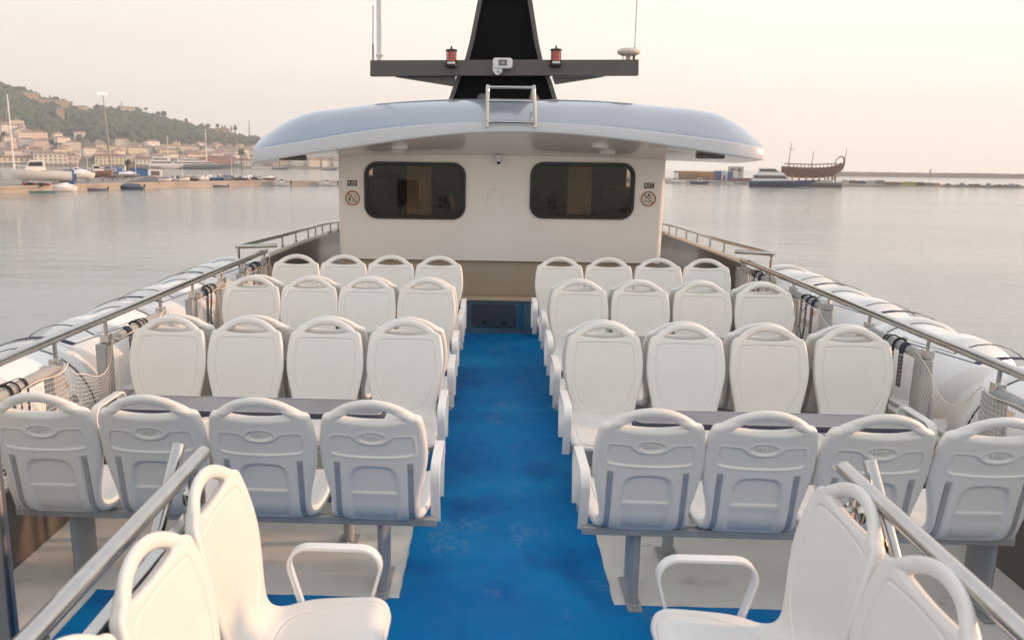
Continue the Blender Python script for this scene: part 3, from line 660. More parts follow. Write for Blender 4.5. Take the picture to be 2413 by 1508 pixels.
# lashing straps over the rafts
def strap(side, y, yr, k, matn, wid, lab):
    sg = -1 if side == 'left' else 1; X = -2.262 if sg < 0 else 2.505; ax = -2.80 if sg < 0 else 3.13; r_ = .452
    pts = [(X-sg*.035, y, .60), (X-sg*.036, y, .80)]+[(X-sg*.037*math.cos(a), y, .835+.037*math.sin(a)) for a in np.linspace(0, 2.1, 8)]
    for a in np.linspace(62, 175, 12):
        q = (a-62)/113; pts.append((ax-sg*r_*math.cos(rad(a)), y+(yr-y)*min(1, q*1.6), .355+r_*math.sin(rad(a))))
    pts.append((ax+sg*.45, yr, .0)); pts = [Vector(p) for p in pts]
    mb = MB(); vs = []; fs = []
    for i, p in enumerate(pts):
        tw = wid/2; t_ = (pts[min(i+1, len(pts)-1)]-pts[max(0, i-1)]).normalized(); nn = Vector((0, 1, 0)).cross(t_).normalized()
        vs += [p+Vector((0, -tw, 0)), p+Vector((0, tw, 0)), p+Vector((0, tw, 0))+nn*.003, p+Vector((0, -tw, 0))+nn*.003]
    for i in range(len(pts)-1):
        for j in range(4): fs.append((i*4+j, i*4+(j+1) % 4, i*4+4+(j+1) % 4, i*4+4+j))
    mb.add(vs, fs); mb.build('strap_band', matn, frame=BOAT, org=(X, y, .6))
    return tag(bpy.context.scene.collection.objects[-1], lab, 'strap', 'lashing straps over the life rafts')
k = 0
for s_ in CR:
    for (y0, y1, w), (nm_) in zip(CR[s_], range(5)):
        L_ = y1-y0
        for q, (fr2, wid, mn, what, dy) in enumerate([(.30, .055, 'navy', 'wide navy', -.16), (.62, .016, 'black', 'narrow black', .12)]):
            o_ = strap(s_, y0+fr2*L_, y0+fr2*L_+dy, q, mn, wid, f'{what} strap over the {s_} raft cradle, {w}')
            o_.name = 'lashing_strap'
# loose dark cords hanging by the straps
for s_ in CR:
    sg = -1 if s_ == 'left' else 1; X = -2.262 if sg < 0 else 2.505
    for y0, y1, w in CR[s_][1:]:
        mb = MB(); yb = y0+.40*(y1-y0)
        for j in range(2):
            yb += random.uniform(.02, .07)
            pts = [(X-sg*.041*math.cos(a), yb+.03*j, .835+.041*math.sin(a)) for a in np.linspace(2.6, 0, 8)]+[(X-sg*.04, yb+random.uniform(-.05, .09)+.03*j, .62), (X-sg*.035, yb+random.uniform(-.06, .12), .43)]
            mb.tube(pts, .005 if j % 2 else .008, 6)
        o_ = mb.build('tie_cord', 'black', frame=BOAT, org=(X, yb, .43)); tag(o_, f'black tie cords hanging from the raft cradle on the {s_}, {w}', 'rope', 'tie cords hanging on the cradles')

def net(side, y0, y1, sag, lab):
    sg = -1 if side == 'left' else 1; X = (-2.262 if sg < 0 else 2.505)-sg*.052
    L_ = y1-y0; ny_ = max(4, int(L_/.026)); nz_ = 16; mb = MB(); G = {}
    rr_ = random.Random(int(y0*100)+(0 if sg < 0 else 7)); ph = rr_.uniform(0, 6)
    for i in range(ny_+1):
        s = i/ny_; top = (.862-sag*(1-(2*s-1)**2) if sg > 0 or sag < .06 else .862-.15*(1-math.exp(-s*7))+.15*max(0, s-.9)*10) - (.02*math.sin(9*s+ph) if 0 < i < ny_ else 0)
        for j in range(nz_+1):
            tt = j/nz_; z = .415+(top-.415)*tt; yy = y0+L_*s + .035*math.sin(tt*5+s*4+ph)*min(s, 1-s)*2*(1 if sag > .05 else 1.6)
            xx = X - sg*(.012*math.sin(s*11+tt*4+ph)+.018*math.sin(tt*3.1)) 
            G[i, j] = Vector((xx, yy, z))
    for i in range(ny_+1): mb.tube([G[i, j] for j in range(nz_+1)], .0010, 3, cap=False)
    for j in range(nz_+1): mb.tube([G[i, j] for i in range(ny_+1)], .0010 if j < nz_ else .0028, 3, cap=False)
    o_ = mb.build('safety_net', 'net', frame=BOAT, org=(X, (y0+y1)/2, .415), smooth=False, fix=False); tag(o_, lab, 'net', 'cord nets below the side handrails')
for s_ in CR:
    c = CR[s_]; wn2 = ['just behind the nearest cradle', 'sagging beside the nearest table', 'sagging beside the middle seat rows', 'sagging beside the farthest table']
    for i in range(4): net(s_, c[i][1], c[i+1][0], .16 if i else .10, f'pale cord net on the {s_} side, {wn2[i]}')
    for i in range(5): net(s_, c[i][0], c[i][1], .045, f'pale cord net under the raft cradle on the {s_}, {c[i][2]}')

# ------------------------------------------------------------------ stair rails and guards (foreground)
def stair(side):
    sg = -1 if side == 'left' else 1; X = -.885 if sg < 0 else 1.085
    t = thing('stair_handrail', f'thick polished steel stair handrail behind the {side} side seats', 'handrail', (X, 2.3, 0)); o = (X, 2.3, 0)
    MB().tube([(X, .2, 1.05), (X, 1.4, 1.05), (X, 2.48, 1.05)], .0235, 20).build('top_rail', 'steel', t, org=o)
    X2 = X+sg*.085
    MB().tube([(X2, 2.50, 1.065), (X2, 2.36, .93), (X2, 1.9, .48), (X2, 1.2, -.2)], .021, 18).build('descending_rail', 'steel', t, org=o)
    for y in (2.38, 1.5):
        MB().tube([(X, y, .02), (X, y, 1.03)], .017, 14).lathe([(.034, .93), (.034, .965), (.024, .975)], (X, y, 0), 16).build('post', 'steel', t, org=o)
    g = thing('stair_guard', f'dark navy guard panel below the {side} stair handrail', 'panel', (X, 2.0, 0)); 
    MB().box(X-.012, X+.012, .2, 2.36, .0, .90).build('panel', 'guard', g, org=(X, 2.0, 0), bevel=.004)
    MB().box(X-.018, X+.018, .2, 2.37, .901, .918).build('trim_strip', 'steel', g, org=(X, 2.0, 0), bevel=.003)
stair('left'); stair('right')
pl_ = MB().box(-1.80, -1.365, 2.18, 2.22, .0, 1.35).build('stair_post_panel', 'brushed', frame=BOAT, bevel=.012, org=(-1.5, 2.2, 0)); tag(pl_, 'brushed metal panel standing at the left frame edge beside the stairs', 'panel')

# ------------------------------------------------------------------ wheelhouse
wh = thing('wheelhouse', 'cream wheelhouse with two dark rounded windows and a broad curved roof', 'wheelhouse', (.1, 9.2, 0)); WO = (.1, 9.2, 0)
YW = 9.2; X0, X1 = -1.66, 1.84; ZB, ZT = .775, 1.95
bm = bmesh.new(); rc = .055
def loop(pts):
    vs = [bm.verts.new((a-WO[0], YW-WO[1], b)) for a, b in pts]; return [bm.edges.new((vs[i], vs[(i+1) % len(vs)])) for i in range(len(vs))]
WIN = [(-1.375, -.282, 1.208, 1.815), (.405, 1.517, 1.234, 1.833)]
eds = loop([(X0+rc, ZB), (X1-rc, ZB), (X1-rc, ZT), (X0+rc, ZT)])
for w in WIN: eds += loop(rrect(w[0]+.03, w[1]-.03, w[2]+.03, w[3]-.03, .10))
bmesh.ops.triangle_fill(bm, edges=eds, use_beauty=True)
me = bpy.data.meshes.new('wall'); bm.to_mesh(me); bm.free(); me.materials.append(M_['gel']); wo_ = bpy.data.objects.new('wall', me); COL.objects.link(wo_); wo_.parent = wh
for sx, xe in ((-1, X0), (1, X1)):
    arc = [(xe-sx*rc+sx*rc*math.sin(a), YW+rc-rc*math.cos(a)) for a in np.linspace(0, math.pi/2, 8)]+[(xe, 9.55)]
    sw = MB(); sw.add([(x, y, z) for x, y in arc for z in (ZB, ZT)], [(i*2, i*2+2, i*2+3, i*2+1) for i in range(len(arc)-1)])
    P = [(xe, 9.55), (xe, 11.5)]
    sw.add([(xe, 9.55, ZB), (xe, 11.6, ZB), (xe, 11.6, 1.22), (xe, 9.55, 1.22), (xe, 9.55, 1.84), (xe, 11.6, 1.84), (xe, 11.6, ZT), (xe, 9.55, ZT), (xe, 11.4, 1.22), (xe, 11.4, 1.84)], [(0, 1, 2, 3), (4, 5, 6, 7), (8, 2, 5, 9)])
    so = sw.build('side_wall', 'gel', wh, org=WO, angle=60)
    MB().box(xe-.008, xe+.002, 9.551, 11.399, 1.221, 1.839).build('side_window', 'clearglass', so, org=WO)
    arc2 = [(x-sx*.03, y+.05) for x, y in arc]+[(xe-sx*.03, 11.6)]
    MB().add([(x, y, z) for x, y in arc2 for z in (-.0, ZB-.001)], [(i*2, i*2+2, i*2+3, i*2+1) for i in range(len(arc2)-1)]).build('lower_side_wall', 'gel', wh, org=WO, angle=60)
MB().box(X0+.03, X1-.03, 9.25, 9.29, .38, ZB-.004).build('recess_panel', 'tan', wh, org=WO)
MB().box(X0+.02, X1-.02, 9.195, 9.26, ZB-.008, ZB+.0).build('drip_edge', 'gel', wh, org=WO, bevel=.002)
MB().box(X0+.05, X1-.05, 11.55, 11.6, 0, ZT).build('front_wall', 'interior', wh, org=WO)
inn = MB(); inn.box(X0+.03, X1-.03, 9.3, 11.55, .74, .76); inn.box(-.22, .33, 10.2, 11.5, .76, 1.9); inn.box(-1.58, -1.2, 10.6, 11.4, .76, 1.6); inn.box(1.3, 1.75, 10.3, 11.4, .76, 1.5)
inn.build('interior', 'interior', wh, org=WO, bevel=.02)
cu = MB()
for x0, x1 in ((-.97, -.69), (.855, 1.125)):
    for k in range(12):
        xa = x0+(x1-x0)*k/12; xb = x0+(x1-x0)*(k+1)/12; ya = 9.75+.004*(k % 2); yb = 9.75+.004*((k+1) % 2)
        cu.add([(xa, ya, .78), (xb, yb, .78), (xb, yb, 1.9), (xa, ya, 1.9)], [(0, 1, 2, 3)])
cu.build('curtain', 'curtain', wh, org=WO, fix=False)
for wi, w in enumerate(WIN):
    fr = MB(); ring_frame(fr, rrect(*w, .14), rrect(w[0]+.030, w[1]-.030, w[2]+.030, w[3]-.030, .112), 9.176, 9.215)
    ring_frame(fr, rrect(w[0]+.030, w[1]-.030, w[2]+.030, w[3]-.030, .112), rrect(w[0]+.046, w[1]-.046, w[2]+.046, w[3]-.046, .098), 9.186, 9.21)
    fo = fr.build('window_frame', 'dark', wh, org=WO, bevel=.003)
    MB().prism(rrect(w[0]+.044, w[1]-.044, w[2]+.044, w[3]-.044, .10), 9.200, 9.206, 'xz').build('pane', 'glass', fo, org=WO)
# notices on the wall
for sx, lx, lz, cx, cz, wd_ in ((0, -1.506, 1.583, -1.504, 1.424, ('▮BE',)), (1, 1.668, 1.597, 1.668, 1.458, ('▮EF',))):
    nt = MB().box(lx-.052, lx+.052, 9.193, 9.1985, lz-.030, lz+.030).build('notice_plate', 'signbrown', wh, org=WO)
    d = MB()
    def bar(a, b, c_, e_): d.box(lx+a, lx+b, 9.190, 9.1925, lz+c_, lz+e_)
    if sx == 0:
        d.prism([(lx-.044, lz+.006), (lx-.032, lz+.024), (lx-.022, lz+.006), (lx-.033, lz-.010)], 9.190, 9.1925)
        for a in (-.010, .020): bar(a, a+.004, -.008, .022); bar(a+.009, a+.013, -.008, .022); bar(a+.018, a+.022, -.008, .022); bar(a, a+.022, -.008, -.004); bar(a, a+.022, .005, .009); bar(a, a+.022, .018, .022)
    else:
        d.prism(rrect(lx-.042, lx-.024, lz-.012, lz+.022, .008), 9.190, 9.1925)
        for a in (-.014, ): bar(a, a+.022, .018, .022); bar(a, a+.022, .005, .009); bar(a, a+.022, -.008, -.004); bar(a+.009, a+.013, -.008, .022)
        bar(.016, .040, .018, .022); bar(.026, .030, -.008, .022); bar(.016, .040, .004, .008)
    bar(-.024, .042, -.022, -.017)
    d.build('notice_print', 'signpale', nt, org=WO)
    cs = MB().lathe([(.001, 0), (.078, 0), (.078, .003), (.001, .003)], (cx, 9.1945, cz), 40, 'y').build('prohibition_sign', 'signpale', wh, org=WO)
    rg = MB(); ang = np.linspace(0, 2*math.pi, 48, endpoint=False)
    ring_frame(rg, [(cx+.080*math.cos(a), cz+.080*math.sin(a)) for a in ang], [(cx+.067*math.cos(a), cz+.067*math.sin(a)) for a in ang], 9.190, 9.1985)
    rg.obox((cx, 9.1915, cz), (.048, 0, -.048), (0, .0012, 0), (.0042, 0, .0042))
    rg.build('ring_and_bar', 'signorange', cs, org=WO, smooth=False)
    pc = MB()
    if sx == 0:
        pc.prism(rrect(cx-.042, cx-.022, cz-.034, cz+.008, .008), 9.1925, 9.194); pc.prism([(cx-.006, cz-.03), (cx+.010, cz-.024), (cx+.006, cz-.044)], 9.1925, 9.194)
        pc.prism([(cx-.020, cz+.03), (cx-.006, cz+.044), (cx-.002, cz+.030)], 9.1925, 9.194); pc.prism([(cx+.014, cz+.020), (cx+.036, cz+.026), (cx+.030, cz+.008)], 9.1925, 9.194); pc.prism([(cx+.034, cz+.002), (cx+.044, cz-.004), (cx+.040, cz-.020)], 9.1925, 9.194)
    else:
        pc.prism(rrect(cx-.010, cx+.016, cz+.026, cz+.052, .006), 9.1925, 9.194); pc.prism([(cx+.014, cz+.018), (cx+.036, cz+.020), (cx+.028, cz+.004)], 9.1925, 9.194)
        pc.prism([(cx-.044, cz+.012), (cx-.030, cz+.018), (cx-.030, cz+.002)], 9.1925, 9.194); pc.prism([(cx-.042, cz-.026), (cx-.010, cz-.034), (cx-.008, cz-.024), (cx-.036, cz-.016)], 9.1925, 9.194); pc.prism([(cx-.004, cz-.030), (cx+.010, cz-.036), (cx+.002, cz-.048)], 9.1925, 9.194)
    pc.build('pictogram', 'signdark', cs, org=WO, smooth=False)
# faint unpainted access panel outline
ao = MB()
for a, b, c_, e_ in ((-.045, -.0435, 1.40, 1.49), (.115, .1165, 1.40, 1.49), (-.02, .05, 1.537, 1.539)): ao.box(a, b, 9.1970, 9.1995, c_, e_)
ao.build('access_panel_seam', 'signbrown', wh, org=WO, smooth=False)
# roof shell
lx_ = np.array([-2.372, -1.892, -1.478, -1.066, -.658, -.251, .113, .557, .96, 1.364, 1.767, 2.17, 2.613]); lz_ = np.array([1.798, 1.88, 1.945, 2.01, 2.067, 2.107, 2.122, 2.119, 2.092, 2.053, 1.998, 1.944, 1.886])
fx_ = np.array([-2.372, -1.893, -1.273, -.659, -.051, .555, 1.16, 1.764, 2.247, 2.613]); fz_ = np.array([1.935, 2.009, 2.116, 2.186, 2.220, 2.214, 2.181, 2.117, 2.059, 2.004])
cx_ = np.array([-2.52, -2.312, -2.131, -1.951, -1.595, -1.153, -.714, -.102, .593, 1.242, 1.718, 2.064, 2.28, 2.481, 2.639, 2.801]); cz_ = np.array([1.965, 2.115, 2.225, 2.300, 2.359, 2.414, 2.444, 2.467, 2.465, 2.45, 2.412, 2.382, 2.345, 2.251, 2.147, 2.02])
ns = 81; loops = []
for i in range(ns):
    s = -1+2*i/(ns-1); xl = .1205+2.4925*s; xc = .164+2.476*s
    zl = float(smooth_interp(np.array([xl]), lx_, lz_)[0]); zf = float(smooth_interp(np.array([xl]), fx_, fz_)[0]); zc = float(smooth_interp(np.array([xc]), cx_, cz_)[0])
    yo = .16*abs(s)**14; L_ = []
    zs = 1.87-.03*abs(s)**3
    L_.append((xl*.995+.0006, 9.30, zs)); 
    for t_ in (.8, .6, .4, .2): L_.append((xl, 8.34+yo+(.96-yo*.9)*t_, zl+(zs-zl)*(t_**.8)))
    L_ += [(xl, 8.335+yo, zl+.001), (xl, 8.31+yo, zl-.004), (xl, 8.300+yo, zl+.006), (xl, 8.298+yo, zl+.02), (xl, 8.312+yo, zf-.012), (xl, 8.320+yo, zf)]
    for t_ in np.linspace(.06, 1, 12):
        q = math.sin(t_*math.pi/2); y_ = 8.32+yo+(.72-yo)*t_; L_.append((xl+(xc-xl)*t_, y_, zf+.002+(zc-zf)*q))
    L_ += [(xc, 9.4, zc+.006), (xc, 10.5, zc+.01), (xc, 11.8, zc-.03), (xc, 12.2, zc-.15), (xc, 12.25, zl), (xc*.99, 12.1, zs), (xl*.995, 10.5, zs)]
    loops.append(L_)
n_ = len(loops[0]); rf = MB(); vs = [p for L_ in loops for p in L_]; fs = []
for i in range(ns-1):
    for k in range(n_): fs.append((i*n_+k, i*n_+(k+1) % n_, (i+1)*n_+(k+1) % n_, (i+1)*n_+k))
fs += [tuple(range(n_)), tuple((ns-1)*n_+k for k in range(n_-1, -1, -1))]
rf.add(vs, fs)
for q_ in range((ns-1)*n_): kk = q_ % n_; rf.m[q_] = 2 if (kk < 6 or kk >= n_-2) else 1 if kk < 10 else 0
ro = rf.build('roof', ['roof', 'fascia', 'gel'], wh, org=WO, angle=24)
def soffit_z(x, y):
    zl = float(smooth_interp(np.array([x]), lx_, lz_)[0]); t_ = (y-8.34)/.96; return zl+(1.87-zl)*(t_**.8)
for lx0, ly0 in ((-.93, 8.62), (1.06, 8.62), (-.98, 8.88), (1.17, 8.88)):
    z_ = soffit_z(lx0, ly0); lm = MB().lathe([(.075, .02), (.085, -.002), (.082, -.014), (.06, -.022), (.001, -.026)], (lx0, ly0, z_), 20); lm.build('ceiling_lamp', 'white', ro, org=WO)
for lx0, ly0 in ((-1.98, 8.5), (2.12, 8.52)):
    z_ = soffit_z(lx0, ly0); MB().box(lx0-.13, lx0+.13, ly0-.06, ly0+.06, z_-.035, z_+.01).build('floodlight', 'mastgrey', ro, org=WO, bevel=.012)
# raised step with hatch in front of the wheelhouse
sp = thing('forward_step', 'raised step across the aisle end with dark hatch cover', 'step', (.12, 9.1, 0)); SO = (.12, 9.1, 0)
MB().box(-2.22, 2.48, 9.005, 9.28, .0, .345).build('riser', 'stepblue', sp, org=SO)
MB().tube([(-2.2, 9.03, .372), (2.46, 9.03, .372)], .030, 12, flat=1.6).build('nosing', 'tan', sp, org=SO)
MB().box(-2.21, 2.47, 9.0, 9.25, .346, .380).build('tread', 'tan', sp, org=SO, bevel=.012)
hc = MB().prism(rrect(-.195, .285, .075, .325, .035), 8.990, 9.004, 'xz').build('hatch_cover', 'hatch', sp, org=SO, bevel=.004)
for xx in (-.05, .155):
    MB().lathe([(.001, -.010), (.018, -.008), (.024, 0), (.024, .004)], (xx, 8.988, .125), 18, 'y').build('latch', 'dark', hc, org=SO)
MB().box(.31, .37, 8.996, 9.004, .05, .335).build('side_strip', 'stripblue', sp, org=SO)

# CCTV dome on the wall
cc = thing('security_camera', 'small white dome camera above the wall between the windows', 'camera', (.064, 9.17, 1.85)); CO = (.064, 9.17, 1.85)
MB().box(.034, .094, 9.12, 9.199, 1.862, 1.90).build('bracket', 'white', cc, org=CO, bevel=.008)
MB().lathe([(.001, .0), (.030, .0), (.034, -.012), (.032, -.026), (.024, -.034)], (.064, 9.14, 1.862), 20).build('housing', 'white', cc, org=CO)
MB().lathe([(.022, -.033), (.020, -.046), (.012, -.056), (.001, -.060)], (.064, 9.14, 1.862), 18).build('lens_dome', 'dark', cc, org=CO)

# roof ladder
ld = thing('roof_ladder', 'short bright steel ladder hooked over the roof edge', 'ladder', (.17, 8.3, 2.17)); LO = (.17, 8.3, 2.17)
for x in (-.058, .398):
    xt = x if x < 0 else x-.022
    pts = [(x, 8.275, 2.205), (xt+(x-xt)*.5, 8.272, 2.38), (xt, 8.275, 2.50)]+[(xt, 8.275+.045*(1-math.cos(a)), 2.50+.045*math.sin(a)) for a in np.linspace(.2, math.pi/2, 5)]+[(xt, 8.50, 2.545), (xt, 8.56, 2.52), (xt, 8.58, 2.42)]
    MB().tube(pts, .0190, 14).build('stringer', 'steel', ld, org=LO)
    MB().box(x-.017, x+.017, 8.283, 8.312, 2.165, 2.198).lathe([(.012, 2.19), (.012, 2.21)], (x, 8.277, 0), 10).build('foot', 'steel', ld, org=LO, bevel=.003)
for z_, y_, xa, xb in ((2.218, 8.275, -.058, .398), (2.410, 8.273, -.058, .388), (2.535, 8.30, -.058, .378), (2.542, 8.42, -.058, .378)):
    MB().tube([(xa, y_, z_), (xb, y_, z_)], .0135, 12).build('rung', 'steel', ld, org=LO)

# ------------------------------------------------------------------ radar mast
ms = thing('radar_mast', 'tall flared black mast tower rising from the wheelhouse roof', 'mast', (.105, 10.1, 2.46)); MO = (.105, 10.1, 2.46)
def mast_x(z, sg):
    zs_ = [2.40, 2.53, 2.72, 2.94, 3.15, 3.4, 3.6, 3.9, 4.4]; xw = [.665, .613, .55, .443, .388, .340, .302, .275, .24]
    return .105+sg*float(np.interp(z, zs_, xw))
zz = np.concatenate([np.linspace(2.40, 3.6, 16), [4.0, 4.4]])
mb = MB(); vs = []
for z in zz: vs += [(mast_x(z, -1)+.045, 10.10, z), (.105, 10.16, z), (mast_x(z, 1)-.045, 10.10, z), (mast_x(z, 1)-.06, 10.7, z), (mast_x(z, -1)+.06, 10.7, z)]
fs = [(i*5+k, i*5+(k+1) % 5, i*5+5+(k+1) % 5, i*5+5+k) for i in range(len(zz)-1) for k in range(5)]+[(0, 1, 2, 3, 4), tuple((len(zz)-1)*5+k for k in range(5))]
mb.add(vs, fs).build('tower', 'mastblack', ms, org=MO)
for sg in (-1, 1):
    mb = MB(); vs = []
    for z in zz: a = mast_x(z, sg); b = a-sg*.05; vs += [(a, 10.03, z), (b, 10.03, z), (b, 10.75, z), (a, 10.75, z)]
    fs = [(i*4+k, i*4+(k+1) % 4, i*4+4+(k+1) % 4, i*4+4+k) for i in range(len(zz)-1) for k in range(4)]+[(0, 1, 2, 3), tuple((len(zz)-1)*4+k for k in range(4))]
    mb.add(vs, fs).build('side_fin', 'mastgrey', ms, org=MO)
MB().prism([(-1.401, 2.748), (1.612, 2.780), (1.607, 2.951), (-1.399, 2.920)], 9.90, 10.02).build('crossbeam', 'mastgrey', ms, org=MO, bevel=.006)
MB().prism([(-1.13, 2.7505), (-.47, 2.655), (-.44, 2.757)], 9.99, 10.12).build('brace', 'mastgrey', ms, org=MO, bevel=.003)
MB().prism([(1.25, 2.774), (.70, 2.685), (.66, 2.768)], 9.99, 10.12).build('brace', 'mastgrey', ms, org=MO, bevel=.003)
MB().lathe([(.06, 0), (.06, .07), (.04, .10), (.001, .11)], (-.13, 9.9, 2.463), 16).lathe([(.06, 0), (.06, .07), (.04, .10), (.001, .11)], (.45, 9.9, 2.463), 16).build('roof_vent', 'mastgrey', ms, org=MO)
def nav(x, z, lab):
    t = thing('navigation_light', lab, 'lamp', (x, 9.86, z-.012)); t.matrix_world = t.matrix_world @ Matrix.Scale(1.5, 4); o = (x, 9.87, z)
    MB().lathe([(.001, 0), (.040, 0), (.046, .006), (.046, .014), (.036, .02), (.034, .036), (.001, .036)], (x, 9.87, z), 20).build('base', 'dark', t, org=o)
    MB().box(x-.028, x+.028, 9.832, 9.838, z+.020, z+.034).build('label_plate', 'white', t, org=o)
    MB().lathe([(.030, .037), (.030, .112)], (x, 9.87, z), 20).build('lens', 'red', t, org=o)
    led = MB()
    for zz_ in (.052, .072, .092):
        for a in range(0, 360, 45): led.lathe([(.001, -.004), (.0045, 0), (.001, .004)], (x+.031*math.cos(rad(a-90)), 9.87+.031*math.sin(rad(a-90)), z+zz_), 6)
    led.build('led_array', 'redled', t, org=o)
    for a in (20, 160, 200, 340, 90, 270): 
        if a in (270,): continue
        MB().tube([(x+.037*math.cos(rad(a)), 9.87+.037*math.sin(rad(a)), z+.03), (x+.037*math.cos(rad(a)), 9.87+.037*math.sin(rad(a)), z+.115)], .0028, 6).build('guard_rod', 'dark', t, org=o)
    MB().lathe([(.001, .112), (.042, .112), (.044, .120), (.036, .126), (.008, .130), (.007, .145), (.001, .150)], (x, 9.87, z), 20).build('cap', 'dark', t, org=o)
    MB().obox((x, 9.885, z-.004), (.03, 0, 0), (0, .02, 0), (0, 0, .004)).build('bracket', 'dark', t, org=o)
nav(-.481, 2.862, 'red lantern navigation light left of the mast on the crossbeam'); nav(.682, 2.876, 'red lantern navigation light right of the mast on the crossbeam')
sl_ = thing('searchlight_camera', 'white angled camera unit with grey window at the crossbeam centre', 'camera', (.095, 9.85, 2.80)); o = (.095, 9.85, 2.80)
MB().prism(rrect(.0, .20, 2.835, 2.945, .03), 9.78, 9.895).build('housing', 'white', sl_, org=o, bevel=.008)
MB().prism([(-.018, 2.93), (.0, 2.948), (.03, 2.948), (.03, 2.84), (.09, 2.84), (.088, 2.80), (.05, 2.765), (.02, 2.765), (-.018, 2.81)], 9.80, 9.899).build('arm', 'white', sl_, org=o, bevel=.006)
MB().prism(rrect(.045, .140, 2.862, 2.925, .006), 9.774, 9.779).build('window', 'screen', sl_, org=o)
MB().prism(rrect(.078, .108, 2.878, 2.908, .004), 9.771, 9.7735).build('sensor', 'tan', sl_, org=o)
MB().lathe([(.001, -.006), (.012, -.005), (.014, 0), (.014, .004)], (.045, 9.796, 2.80), 14, 'y').build('pivot', 'frame', sl_, org=o)
an = thing('antenna', 'thick white pole antenna at the left end of the crossbeam', 'antenna', (-1.303, 9.95, 2.92)); o = (-1.303, 9.95, 2.92)
MB().tube([(-1.303, 9.95, 2.91), (-1.303, 9.95, 4.2)], .0255, 14).build('pole', 'white', an, org=o); MB().lathe([(.03, 2.965), (.036, 2.97), (.036, 2.99), (.03, 2.995)], (-1.303, 9.95, 0), 14).box(-1.29, -1.255, 9.93, 9.97, 2.965, 2.985).build('clamp', 'white', an, org=o)
an = thing('antenna', 'thin dark whip antenna beside the white pole antenna', 'antenna', (-1.372, 9.95, 2.92)); o = (-1.372, 9.95, 2.92)
MB().tube([(-1.372, 9.95, 2.91), (-1.372, 9.95, 3.10)], .009, 8).build('base', 'mastgrey', an, org=o); MB().tube([(-1.372, 9.95, 3.10), (-1.367, 9.95, 3.51)], .005, 6).build('whip', 'mastgrey', an, org=o)
an = thing('antenna', 'thin whip antenna at the right end of the crossbeam', 'antenna', (1.556, 9.92, 2.95)); o = (1.556, 9.92, 2.95)
MB().tube([(1.556, 9.92, 2.945), (1.556, 9.92, 3.08)], .010, 8).build('base', 'dark', an, org=o); MB().tube([(1.556, 9.92, 3.08), (1.549, 9.92, 4.3)], .004, 6).build('whip', 'mastgrey', an, org=o)
an = thing('satellite_receiver', 'pale mushroom shaped receiver on the right end of the crossbeam', 'antenna', (1.50, 9.97, 2.95)); o = (1.50, 9.97, 2.95)
MB().lathe([(.001, 3.000), (.09, 3.000), (.122, 3.018), (.130, 3.038), (.118, 3.058), (.085, 3.074), (.001, 3.082)], (1.50, 9.97, 0), 28).build('dome', mat('cream_plastic', (.62, .54, .44), .4), an, org=o)
MB().cyl((1.50, 9.97, 2.945), .032, .06, 16).build('stem', 'white', an, org=o)
for a in (-.065, .0, .045): MB().tube([(1.50+a, 9.94, 2.945), (1.50+a, 9.94, 3.01)], .005, 6).build('strut', 'mastgrey', an, org=o)
#@@FAR@@
# ------------------------------------------------------------------ sea, hills, town
def water_mat():
    m = bpy.data.materials.new('sea_water'); m.use_nodes = True; n = m.node_tree.nodes; l = m.node_tree.links; b = n['Principled BSDF']
    b.inputs['Base Color'].default_value = (.23, .255, .26, 1); b.inputs['Roughness'].default_value = .10; b.inputs['IOR'].default_value = 1.333
    g = n.new('ShaderNodeNewGeometry'); prev = None
    pm = n.new('ShaderNodeMapping'); pm.inputs['Scale'].default_value = (.008, .022, 1); pm.inputs['Rotation'].default_value = (0, 0, .3); l.new(g.outputs['Position'], pm.inputs[0])
    pn = n.new('ShaderNodeTexNoise'); pn.inputs['Scale'].default_value = 1; pn.inputs['Detail'].default_value = 4; l.new(pm.outputs[0], pn.inputs['Vector'])
    patch = n.new('ShaderNodeMapRange'); patch.inputs['From Min'].default_value = .38; patch.inputs['From Max'].default_value = .66; patch.inputs['To Min'].default_value = .35; patch.inputs['To Max'].default_value = 1.7; l.new(pn.outputs['Fac'], patch.inputs['Value'])
    for sc, st, amp in (((.16, .42, 1), 3, .12), ((.75, 1.9, 1), 4, .045), ((3.2, 6.5, 1), 3, .014)):
        q = n.new('ShaderNodeMapping'); q.inputs['Scale'].default_value = sc; q.inputs['Rotation'].default_value = (0, 0, .15); l.new(g.outputs['Position'], q.inputs[0])
        t = n.new('ShaderNodeTexNoise'); t.inputs['Scale'].default_value = 1; t.inputs['Detail'].default_value = st; l.new(q.outputs[0], t.inputs['Vector'])
        bp = n.new('ShaderNodeBump'); l.new(patch.outputs[0], bp.inputs['Strength']); bp.inputs['Distance'].default_value = amp; l.new(t.outputs['Fac'], bp.inputs['Height'])
        if prev: l.new(prev.outputs[0], bp.inputs['Normal'])
        prev = bp
    l.new(prev.outputs[0], b.inputs['Normal']); return m
M_['water'] = water_mat()
def around(az, d, z=0): return Vector((math.sin(rad(az))*d, math.cos(rad(az))*d, z))
def elev(az, d, px): return 2.0+px*d*math.cos(rad(az+2))/2000.0     # height at distance d subtending px/2000 above eye level
WS = 2600
wm = MB(); wm.add([(-WS, -300, SEA), (WS, -300, SEA), (WS, WS, SEA), (-WS, WS, SEA)], [(0, 1, 2, 3)])
struct(wm.build('sea', 'water', smooth=False))

